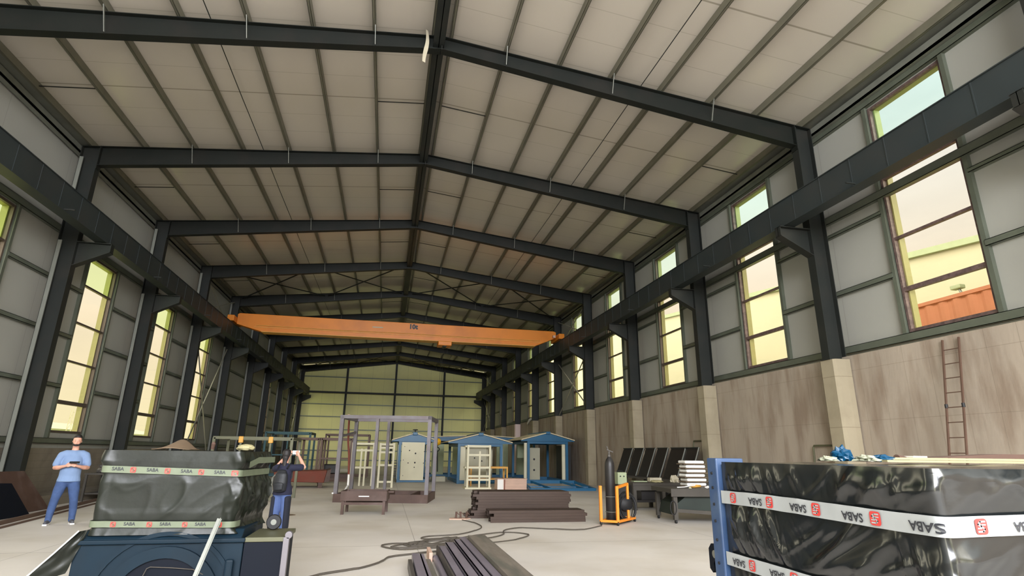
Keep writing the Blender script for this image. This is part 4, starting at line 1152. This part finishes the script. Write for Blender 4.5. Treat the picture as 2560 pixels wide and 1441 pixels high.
portal('tube_rack', (-7.9, 38, 0), 2.6, 2.4, 2.62, 'tube_teal', 'tall teal tube frame farther back on the left', .12, 0, [((0, 0, 1.3), (2.6, 0, 1.3)), ((1.3, 0, 0), (1.3, 0, 2.62))])
portal('tube_rack', (-5.1, 32, 0), 1.0, 2.0, 2.18, 'tube_brown', 'narrow brown tube frame between the teal one and the tall grey frame', .11)
portal('tube_rack', (-3.92, 31.6, 0), 1.5, 2.0, 2.18, 'tube_brown', 'brown tube frame just left of the tall grey frame', .11, 0, [((0, 0, 1.2), (1.5, 0, 1.2))])
portal('tube_rack', (-4.3, 37.5, 0), 2.6, 2.0, 2.55, 'tube_brown', 'taller dark brown tube frame rising behind the other brown frames', .10)
mch = empty('dark_machine', (-3.4, 34.6, 0), 0, 'low dark machine bed on the floor behind the tall grey frame', 'machine')
MB().box(-.9, .9, -.5, .5, 0, .35).build('bed', 'primer_brown', mch, bevel=.03); MB().box(-.6, .2, -.4, .4, .35, .85).build('gearbox', 'black_paint', mch, bevel=.05); MB().box(.2, .9, -.2, .2, .45, .62).build('arm', 'cream_grey', mch)
# plates leaning on the left wall, sheets, rails on the floor
o = MB().add([(-9.35, 16.55, .01), (-9.35, 18.3, .01), (-9.85, 17.75, .98), (-9.85, 16.5, 1.0), (-9.40, 16.55, .01), (-9.40, 18.3, .01), (-9.90, 17.75, .98), (-9.90, 16.5, 1.0)], [(0, 1, 2, 3), (7, 6, 5, 4), (0, 4, 5, 1), (1, 5, 6, 2), (2, 6, 7, 3), (3, 7, 4, 0)]).build('steel_plate', 'primer_brown')
tag(o, 'brown steel plate leaning beside the column at the left edge of the picture', 'steel plate')
o = MB().add([(-9.0, 15.4, .01), (-9.0, 16.75, .01), (-9.3, 16.3, .75), (-9.3, 15.3, .8), (-9.05, 15.4, .01), (-9.05, 16.75, .01), (-9.35, 16.3, .75), (-9.35, 15.3, .8)], [(0, 1, 2, 3), (7, 6, 5, 4), (0, 4, 5, 1), (1, 5, 6, 2), (2, 6, 7, 3), (3, 7, 4, 0)]).build('steel_plate', 'navy')
tag(o, 'dark navy steel sheet leaning in front of the brown plate at the left edge', 'steel plate')
for (a, b, w, h_, lab) in (((-8.1, 11.8, .04), (-9.35, 21.2, .04), .07, .08, 'long steel bar on the floor beside the left wall, the farther of two'), ((-7.85, 11.9, .02), (-8.95, 20.5, .02), .03, .04, 'long thin steel bar on the floor beside the left wall, the nearer of two')):
    tag(MB().bar(a, b, w, h_).build('floor_bar', 'tube_brown'), lab, 'bar', 'bars on the floor by the left wall')
tag(MB().box(-10.55, -9.75, 11, 23.9, 0, .30).build('floor_ledge', 'block_wall'), 'low dusty ledge along the foot of the left wall', 'ledge')
bt = empty('side_bench', (-9.35, 21.5, 0), 0, 'cluttered dark bench by the left wall behind the man', 'bench')
MB().box(-.35, .35, -.9, .9, .78, .83).build('table_top', 'bench_steel', bt)
for x in (-.3, .3):
    for y in (-.85, .85): MB().box(x-.03, x+.03, y-.03, y+.03, 0, .78).build('leg', 'bench_steel', bt)
MB().box(-.3, .3, -.8, .8, .2, .24).build('shelf', 'bench_steel', bt)
tag(MB().lathe([(.16, 0), (.16, .5)], (-9.3, 21.2, .24), 20).build('drum', 'blue_paint'), 'small blue drum under the bench by the left wall', 'drum')
crumple((-9.3, 20.9, .83), .16, .2, .18, 41, 'tool_heap', 'bar_dark', 'dark machine part on the left end of the bench behind the man', 'machine part', .5)
crumple((-9.3, 21.6, .83), .14, .2, .1, 44, 'tool_heap', 'rust', 'reddish machine part on the bench behind the man', 'machine part', .5)
crumple((-9.3, 21.9, .24), .2, .25, .12, 47, 'tool_heap', 'grey_green', 'grey green heap on the lower shelf behind the man', 'heap', .5)

# ---- cables on the floor
def floor_cable(pts, r, label, seed=0):
    P = [Vector((x, y, r)) for x, y in pts]; out = []
    for i in range(len(P)-1):
        p0 = P[max(i-1, 0)]; p1 = P[i]; p2 = P[i+1]; p3 = P[min(i+2, len(P)-1)]
        for k in range(6):
            t = k/6; q = .5*((2*p1)+(-p0+p2)*t+(2*p0-5*p1+4*p2-p3)*t*t+(-p0+3*p1-3*p2+p3)*t**3); q.z = r*(1+.6*abs(math.sin(i*1.7+seed))); out.append(q)
    out.append(P[-1])
    tag(MB().tube(out, r, 6).build('floor_cable', 'cable'), label, 'cable', 'cables on the floor')
floor_cable([(4.35, 13.15), (3.6, 12.5), (3.0, 12.7), (2.4, 12.95), (1.95, 12.6), (1.8, 12.0), (1.5, 11.6), (1.1, 11.35), (.8, 10.9), (.5, 11.3), (.1, 11.2), (-.2, 10.9), (.2, 10.5), (.6, 10.6)], .013, 'dark cable running from the orange cart to the tangle behind the bar pile')
floor_cable([(1.3, 14.6), (1.5, 14.0), (1.55, 13.2), (1.3, 12.6), (.9, 12.1), (.3, 11.9), (.15, 11.6), (.7, 11.5), (1.2, 11.9), (1.9, 12.3), (2.3, 11.9), (1.9, 11.3), (1.2, 10.9)], .012, 'dark cable looping from the clamps to the tangle behind the bar pile')
floor_cable([(-1.9, 8.0), (-1.39, 8.53), (-.9, 8.9), (-.6, 9.35), (-.45, 9.75), (0, 10.0), (.5, 10.3), (.3, 10.9), (-.35, 11.05), (-.6, 10.8), (-.2, 10.4), (.6, 10.75)], .014, 'dark cable running from the tangle towards the wrapped blue machine')
random.seed(8)
pts = []
for k in range(24):
    a = k*2.0+random.uniform(-.5, .5); r1 = random.uniform(.2, .75); u_ = r1*math.cos(a)*1.1; pts.append((.35+u_, 11.15+.7*u_+r1*math.sin(a)*.75))
floor_cable(pts, .012, 'tangled middle of the dark cable heap behind the bar pile', 3)
tl = empty('cable_clamps', (1.3, 14.9, 0), 0, 'cluster of dark cable clamps on a pale cloth left of the channel stacks', 'clamps')
MB().poly([(-.3, -.12), (.1, -.2), (.25, .0), (.15, .15), (-.25, .15)], 'Z', 0, .02).build('cloth', 'wood_pink', tl)
for k, (x, rr) in enumerate(((-.12, .3), (.0, -.2), (.14, .5))):
    m_ = MB().bar((x, 0, .02), (x+.05*math.sin(rr), .02, .17), .05, .035); m_.add(*[(q := MB().bar((x, .0, .16), (x+.08, .0, .1), .02, .02)).v, q.f]); m_.build('clamp', 'cardboard_dark', tl)
tag(MB().lathe([(.0, 0), (.22, .0), (.15, .012), (0.01, .014)], (-3.0, 16.2, .001), 20).build('oil_rag', 'cardboard'), 'flat brown rag lying alone on the floor left of the trough stand', 'rag')

# ---- outside the windows
cn = empty('shipping_container', (18, 12, 3.9), 0, 'orange corrugated shipping container outside the nearest right-hand window', 'container')
mb = MB(); n_ = 96; y0, y1 = -6, 6.3
prof = []
for i in range(n_+1):
    y = y0+(y1-y0)*i/n_; ph = (i % 4); prof.append((y, 0 if ph in (0, 1) else .05))
for i, (y, d) in enumerate(prof): mb.v += [(d, y, .15), (d, y, 3.0)]
for i in range(n_): mb.f.append((2*i, 2*i+2, 2*i+3, 2*i+1))
mb.build('side_panel', 'container', cn)
MB().box(.06, 2.4, y0, y1, .1, 3.0).build('body', 'container', cn)
MB().box(-.03, .08, y0, y1, 2.98, 3.1).build('top_rail', 'container', cn); MB().box(-.03, .08, y0, y1, 0, .16).build('bottom_rail', 'container', cn)
nb = empty('neighbour_building', (25, 20, 3.9), 0, 'pale cream factory building with a grey roof edge outside the right-hand windows', 'building')
MB().poly([(-25, 0), (75, 0), (75, 14.4), (30, 10.6), (-25, 4.6)], 'X', 0, 12).build('wall', 'cream_wall', nb)
MB().poly([(-25, 4.55), (30, 10.55), (75, 14.35), (75, 14.6), (30, 10.85), (-25, 4.85)], 'X', -.25, 12).build('roof_edge', 'grey_green', nb)
lm = empty('street_lamp', (22, 17.6, 3.9), 0, 'street lamp seen through the nearest right-hand window above the container', 'street lamp')
MB().tube([(0, 0, 0), (0, 0, 4.2), (0, .1, 4.5)], .05, 8).build('pole', 'steel_light', lm); MB().box(-.15, .15, -.1, .35, 4.42, 4.6).build('lamp_head', 'grey_green', lm, bevel=.04)
hs = empty('far_shed', (-48, 92, .4), 0, 'long pale shed on the horizon outside the left-hand windows', 'shed')
MB().box(-6, 6, -30, 30, 0, 3.4).build('wall', 'grey_green', hs); MB().poly([(-6.5, 3.4), (6.5, 3.4), (0, 4.6)], 'Y', -30.5, 30.5).build('roof', 'cream_grey', hs)
ms = empty('lattice_mast', (-30, 62, .4), 0, 'thin lattice mast outside the second left-hand window', 'mast')
for dx in (-.3, .3): MB().bar((dx, 0, 0), (dx*.3, 0, 4.6), .05, .05).build('leg', 'cream_grey', ms)
for k in range(5): MB().bar((-.28+.03*k, 0, k*.9), (.28-.03*k, 0, k*.9+.8), .03, .03).build('lattice_bar', 'cream_grey', ms)
"""end"""

# ================================================================ people
def skin(name, nodes, edges, material, parent, root=0, sub=2, vox=None, sm=4):
    """nodes: list of ((x,y,z), radius or (rx, ry)); tapered limbs fused into one continuous surface"""
    mb = MB(); seg = 20
    def rr(r): return r[:2] if isinstance(r, tuple) else (r, r)
    def ball(c, r):
        rx, ry = rr(r); rz_ = (rx+ry)/2 if not isinstance(r, tuple) else (r[2] if len(r) > 2 else min(rx, ry)*.8)
        prof = [(max(1e-4, math.sin(PI*j/10)), math.cos(PI*j/10)) for j in range(11)]
        n0 = len(mb.v)
        for s1, c1 in prof:
            for k in range(seg): a_ = 2*PI*k/seg; mb.v.append((c[0]+rx*s1*math.cos(a_), c[1]+ry*s1*math.sin(a_), c[2]+rz_*c1))
        for j in range(10):
            for k in range(seg): k2 = (k+1) % seg; mb.f.append((n0+j*seg+k, n0+(j+1)*seg+k, n0+(j+1)*seg+k2, n0+j*seg+k2))
        mb.f.append(tuple(n0+k for k in range(seg))); mb.f.append(tuple(n0+10*seg+k for k in range(seg))[::-1])
    for c, r in nodes: ball(c, r)
    for i, j in edges:
        a_, b_ = Vector(nodes[i][0]), Vector(nodes[j][0]); d = b_-a_
        if d.length < 1e-5: continue
        d.normalize(); X = Vector((1, 0, 0))
        u = (X-d*X.dot(d)).normalized() if abs(d.x) < .8 else d.cross(Vector((0, 1, 0))).normalized()
        w = d.cross(u); n0 = len(mb.v)
        for t in range(5):
            f = t/4; c = a_.lerp(b_, f); ra, rb = rr(nodes[i][1]), rr(nodes[j][1]); e = f*f*(3-2*f)
            rx = ra[0]+(rb[0]-ra[0])*e; ry = ra[1]+(rb[1]-ra[1])*e
            if abs(d.z) < .5: rx = ry = min(rx, ry) if isinstance(nodes[i][1], tuple) != isinstance(nodes[j][1], tuple) else (rx+ry)/2
            for k in range(seg): an = 2*PI*k/seg; mb.v.append(tuple(c+u*rx*math.cos(an)+w*ry*math.sin(an)))
        for t in range(4):
            for k in range(seg): k2 = (k+1) % seg; mb.f.append((n0+t*seg+k, n0+t*seg+k2, n0+(t+1)*seg+k2, n0+(t+1)*seg+k))
        mb.f.append(tuple(n0+k for k in range(seg))[::-1]); mb.f.append(tuple(n0+4*seg+k for k in range(seg)))
    ob = mb.build(name, material)
    rm = ob.modifiers.new('fuse', 'REMESH'); rm.mode = 'VOXEL'; rm.voxel_size = vox or .011; rm.use_smooth_shade = True
    s_ = ob.modifiers.new('smooth', 'SMOOTH'); s_.factor = .5; s_.iterations = sm
    dg = bpy.context.evaluated_depsgraph_get(); dg.update()
    m2 = bpy.data.meshes.new_from_object(ob.evaluated_get(dg)); m2.name = name
    bpy.data.objects.remove(ob)
    if not m2.materials: m2.materials.append(MATS[material])
    for p in m2.polygons: p.use_smooth = True
    o = bpy.data.objects.new(name, m2); COL.objects.link(o); o.parent = parent
    return o

def chain(nodes, edges, start, pts):
    """append a chain of (pos, r) hanging off node index start (or free if None)"""
    prev = start
    for p in pts:
        nodes.append(p); i = len(nodes)-1
        if prev is not None: edges.append((prev, i))
        prev = i
    return prev

def hand(nodes, edges, wrist, w, fwd, across, up, curl=.5):
    """palm and five fingers; fwd = direction of the fingers, across = towards the thumb, up = back of the hand"""
    w = Vector(w); fwd = Vector(fwd).normalized(); across = Vector(across).normalized(); up = Vector(up).normalized()
    palm = w+fwd*.055
    chain(nodes, edges, wrist, [(tuple(w+fwd*.025), .026), (tuple(palm), .030)])
    for k, (off, ln) in enumerate(((-.030, .058), (-.010, .070), (.010, .074), (.028, .068))):
        b = palm+across*off+fwd*.015; d1 = (fwd-up*curl*.35).normalized(); d2 = (fwd-up*curl*1.1).normalized()
        chain(nodes, edges, None, [(tuple(b), .010), (tuple(b+d1*ln*.5), .0095), (tuple(b+d1*ln*.5+d2*ln*.5), .0078)])
    b = w+fwd*.03+across*.026; d1 = (across*.8+fwd*.7-up*.2).normalized(); d2 = (fwd+across*.2-up*.4).normalized()
    chain(nodes, edges, None, [(tuple(b), .012), (tuple(b+d1*.032), .011), (tuple(b+d1*.032+d2*.03), .009)])

def head(root, z, y, s, hair_kind, beard=False):
    """face details are children; the skull itself belongs to the body surface"""
    f = y-.092*s
    MB().lathe([(.0, 0), (.010*s, .004), (.012*s, .018), (.007*s, .04), (.003*s, .048)], (0, f-.004*s, z-.035*s), 10).build('nose', 'skin', root, smooth=True)
    for sx in (-1, 1):
        e = MB().lathe([(.001, -.004), (.006*s, -.003), (.008*s, 0), (.006*s, .003), (.001, .004)], (sx*.030*s, f+.014*s, z+.012*s), 10, 'Y').build('eye', 'hair', root, smooth=True)
        MB().bar((sx*.018*s, f+.008*s, z+.033*s), (sx*.044*s, f+.018*s, z+.032*s), .006, .005).build('eyebrow', 'hair', root)
        MB().lathe([(.004, -.005), (.019*s, -.003), (.021*s, .002), (.006, .005)], (sx*.081*s, y+.012*s, z), 12, 'X').build('ear', 'skin', root, smooth=True)
    MB().bar((-.022*s, f+.010*s, z-.052*s), (.022*s, f+.010*s, z-.052*s), .008, .008).build('mouth', 'rust', root)

def man():
    root = empty('person', (-7.40, 14.72, 0), .40, 'bearded man in a light blue t-shirt and jeans looking at a phone in his hands', 'person')
    N = [((0, 0, 1.0), (.165, .13))]; E_ = []
    chain(N, E_, 0, [((0, -.01, 1.14), (.165, .14)), ((0, 0, 1.30), (.175, .135)), ((0, .01, 1.43), (.15, .11)), ((0, .02, 1.52), .066), ((0, .012, 1.60), .060)])
    chain(N, E_, 5, [((0, -.02, 1.665), (.066, .082)), ((0, -.008, 1.735), (.080, .098)), ((0, .006, 1.775), (.076, .090))])
    for sx in (-1, 1):
        w = (sx*.115, -.27, 1.20)
        i = chain(N, E_, 3, [((sx*.13, .015, 1.455), .075), ((sx*.205, .015, 1.425), .068), ((sx*.25, 0, 1.30), .054), ((sx*.285, -.02, 1.165), .046), ((sx*.23, -.13, 1.165), .045), ((sx*.15, -.235, 1.19), .032), (w, .027)])
        hand(N, E_, i, w, (-sx*.75, -.45, .25), (-sx*.1, .2, 1), (sx*.2, -1, .0), .7)
        chain(N, E_, 0, [((sx*.095, 0, .93), .105), ((sx*.125, -.02, .74), .088), ((sx*.16, -.03, .50), .062), ((sx*.185, .01, .32), .058), ((sx*.20, .02, .10), .038), ((sx*.205, -.03, .05), .036), ((sx*.225, -.14, .035), .030)])
    skin('body', N, E_, 'skin', root, vox=.0065, sm=2)
    head(root, 1.715, -.016, 1.0, 'short')
    skin('beard', [((0, -.088, 1.638), .024), ((-.045, -.065, 1.648), .024), ((-.068, -.015, 1.68), .014), ((.045, -.065, 1.648), .024), ((.068, -.015, 1.68), .014)], [(0, 1), (1, 2), (0, 3), (3, 4)], 'hair', root, vox=.006, sm=2)
    skin('hair', [((0, .018, 1.800), (.080, .088)), ((0, .040, 1.760), (.082, .072)), ((0, -.040, 1.822), (.062, .045)), ((0, .06, 1.71), (.066, .048))], [(0, 1), (0, 2), (1, 3)], 'hair', root, vox=.008, sm=2)
    N = [((0, -.005, 1.0), (.195, .160))]; E_ = []
    chain(N, E_, 0, [((0, -.02, 1.14), (.193, .172)), ((0, 0, 1.30), (.192, .152)), ((0, .01, 1.42), (.165, .125)), ((0, .018, 1.495), (.085, .078))])
    i0 = len(N); N.append(((0, -.005, .875), (.215, .168, .012))); E_.append((0, i0))
    for sx in (-1, 1): chain(N, E_, 3, [((sx*.14, .015, 1.445), .090), ((sx*.21, .012, 1.42), .083), ((sx*.252, 0, 1.31), .076), ((sx*.272, -.01, 1.235), .074)])
    skin('t_shirt', N, E_, 'shirt_blue', root, sm=6)
    N = [((0, 0, .95), (.182, .142)), ((0, 0, .87), (.192, .145, .03))]; E_ = [(0, 1)]
    for sx in (-1, 1): chain(N, E_, 0, [((sx*.095, 0, .86), .118), ((sx*.128, -.02, .72), .104), ((sx*.165, -.035, .50), .080), ((sx*.188, .005, .32), .074), ((sx*.20, .015, .13), .062), ((sx*.202, .01, .085), .062)])
    skin('jeans', N, E_, 'denim', root, sm=4)
    for sx in (-1, 1):
        s_ = skin('shoe', [((sx*.20, .03, .060), .044), ((sx*.212, -.06, .055), .042), ((sx*.232, -.16, .046), .034)], [(0, 1), (1, 2)], 'shoe_grey', root, vox=.008, sm=2)
        MB().poly([(sx*.20-.044, .078), (sx*.20+.044, .078), (sx*.215+.048, -.06), (sx*.235+.038, -.195), (sx*.235-.038, -.195), (sx*.215-.048, -.06)], 'Z', 0.002, .030).build('sole', 'white', s_)
man()
ph = empty('phone', (-7.40+.05, 14.72, 0), .40, 'dark phone held in the hands of the bearded man', 'phone')
MB().add([(-.09, -.36, 1.27), (.09, -.36, 1.27), (.09, -.29, 1.30), (-.09, -.29, 1.30), (-.09, -.365, 1.258), (.09, -.365, 1.258), (.09, -.295, 1.288), (-.09, -.295, 1.288)], [(0, 1, 2, 3), (7, 6, 5, 4), (0, 4, 5, 1), (1, 5, 6, 2), (2, 6, 7, 3), (3, 7, 4, 0)]).build('case', 'black_rubber', ph)

def woman():
    root = empty('person', (-2.57, 12.32, 0), PI-.22, 'person seen from behind with black backpack and blue trousers, arms raised taking a picture', 'person')
    N = [((0, 0, .86), (.135, .11))]; E_ = []
    chain(N, E_, 0, [((0, 0, 1.0), (.110, .09)), ((0, .01, 1.14), (.125, .095)), ((0, .01, 1.25), (.115, .085)), ((0, .012, 1.33), .050), ((0, .0, 1.385), .045), ((0, -.012, 1.44), (.058, .07)), ((0, -.01, 1.50), (.070, .085)), ((0, 0, 1.545), (.068, .078))])
    for sx in (-1, 1):
        el = (sx*.33, -.12, 1.27) if sx < 0 else (sx*.28, -.16, 1.22)
        w = (sx*.13-.02, -.26, 1.48)
        i = chain(N, E_, 3, [((sx*.10, .01, 1.27), .058), ((sx*.160, .0, 1.26), .050), (tuple((Vector((sx*.160, 0, 1.26))+Vector(el))/2), .042), (el, .036), (tuple((Vector(el)+Vector(w))/2), .034), (w, .023)])
        hand(N, E_, i, w, (-sx*.5, -.2, .75), (-sx*.6, -.2, -.4), (sx*.3, .8, .2), .8)
        chain(N, E_, 0, [((sx*.08, 0, .80), .092), ((sx*.09, -.01, .62), .074), ((sx*.10, -.015, .44), .052), ((sx*.105, .01, .28), .048), ((sx*.11, .02, .09), .034), ((sx*.115, -.03, .045), .032), ((sx*.125, -.12, .03), .026)])
    skin('body', N, E_, 'skin', root, vox=.0065, sm=2)
    head(root, 1.50, -.014, .9, 'long')
    skin('hair', [((0, .012, 1.555), (.078, .086)), ((0, .03, 1.51), (.080, .078)), ((0, .045, 1.45), (.062, .055)), ((0, .065, 1.37), (.044, .026)), ((0, .075, 1.29), (.036, .020)), ((.01, .08, 1.22), .014)], [(0, 1), (1, 2), (2, 3), (3, 4), (4, 5)], 'hair', root, vox=.008, sm=3)
    N = [((0, 0, .86), (.176, .138))]; E_ = []
    chain(N, E_, 0, [((0, 0, 1.0), (.138, .115)), ((0, .01, 1.14), (.142, .115)), ((0, .01, 1.24), (.130, .102)), ((0, .012, 1.305), .066)])
    N.append(((0, 0, .76), (.190, .150, .012))); E_.append((0, len(N)-1))
    for sx in (-1, 1):
        el = Vector((sx*.33, -.12, 1.27)) if sx < 0 else Vector((sx*.28, -.16, 1.22)); s0 = Vector((sx*.160, 0, 1.26))
        chain(N, E_, 3, [((sx*.11, .01, 1.26), .070), (tuple(s0), .066), (tuple(s0.lerp(el, .70)), .066)])
    skin('t_shirt', N, E_, 'navy_cloth', root, sm=5)
    N = [((0, 0, .86), (.165, .125)), ((0, 0, .76), (.180, .138, .03))]; E_ = [(0, 1)]
    for sx in (-1, 1): chain(N, E_, 0, [((sx*.078, 0, .72), (.095, .10)), ((sx*.088, 0, .55), (.088, .092)), ((sx*.098, .0, .35), (.084, .086)), ((sx*.105, .01, .16), (.084, .085))])
    tr = skin('trousers', N, E_, 'trouser_blue', root, sm=3)
    for sx in (-1, 1):
        N = [((sx*.128, .020, .70), (.060, .098))]; E_ = []
        chain(N, E_, 0, [((sx*.135, .022, .5), (.056, .09)), ((sx*.142, .025, .17), (.056, .088))])
        skin('dark_panel', N, E_, 'trouser_dark', tr, sm=3)
    # backpack
    bp = skin('backpack', [((0, .16, .86), (.125, .075)), ((0, .175, .98), (.14, .085)), ((0, .155, 1.13), (.125, .07)), ((0, .14, 1.19), (.09, .05))], [(0, 1), (1, 2), (2, 3)], 'bag_black', root, vox=.01, sm=4)
    skin('front_pocket', [((0, .245, .87), (.09, .03)), ((0, .25, .97), (.095, .03))], [(0, 1)], 'bag_black', bp, vox=.008, sm=3)
    MB().tube([(.12, .20, .80), (.17, .17, .95), (.155, .17, 1.08), (.10, .20, 1.13)], .014, 6).build('strap', 'steel_light', bp)
    for sx in (-1, 1):
        MB().tube([(sx*.09, .14, 1.25), (sx*.10, .02, 1.34), (sx*.10, -.11, 1.24), (sx*.11, -.10, 1.05)], .016, 6).build('shoulder_strap', 'bag_black', bp)
        skin('sandal', [((sx*.11, .03, .035), .034), ((sx*.12, -.06, .03), .032), ((sx*.13, -.13, .025), .026)], [(0, 1), (1, 2)], 'bag_black', root)
woman()
r_ = Euler((0, 0, PI-.22)).to_matrix()
p = Vector((-2.57, 12.32, 0))+r_ @ Vector((-.06, -.32, 0))
ph2 = empty('phone', (p.x, p.y, 1.55), PI-.22, 'pale phone held up in front of the face of the person with the backpack', 'phone')
MB().box(-.075, .075, -.006, .006, -.038, .038).build('case', 'white', ph2, bevel=.004)
pl = MB().lathe([(.03, -.02), (.075, -.02), (.085, 0), (.075, .02), (.03, .02)], (-1.87, 7.45, .79), 20, 'Y').build('steel_pulley', 'black_rubber'); tag(pl, 'small dark pulley wheel on the low side box of the wrapped blue machine', 'pulley')
MB().lathe([(.032, -.024), (.032, .024)], (-1.87, 7.45, .79), 14, 'Y').build('hub', 'steel_light', pl)
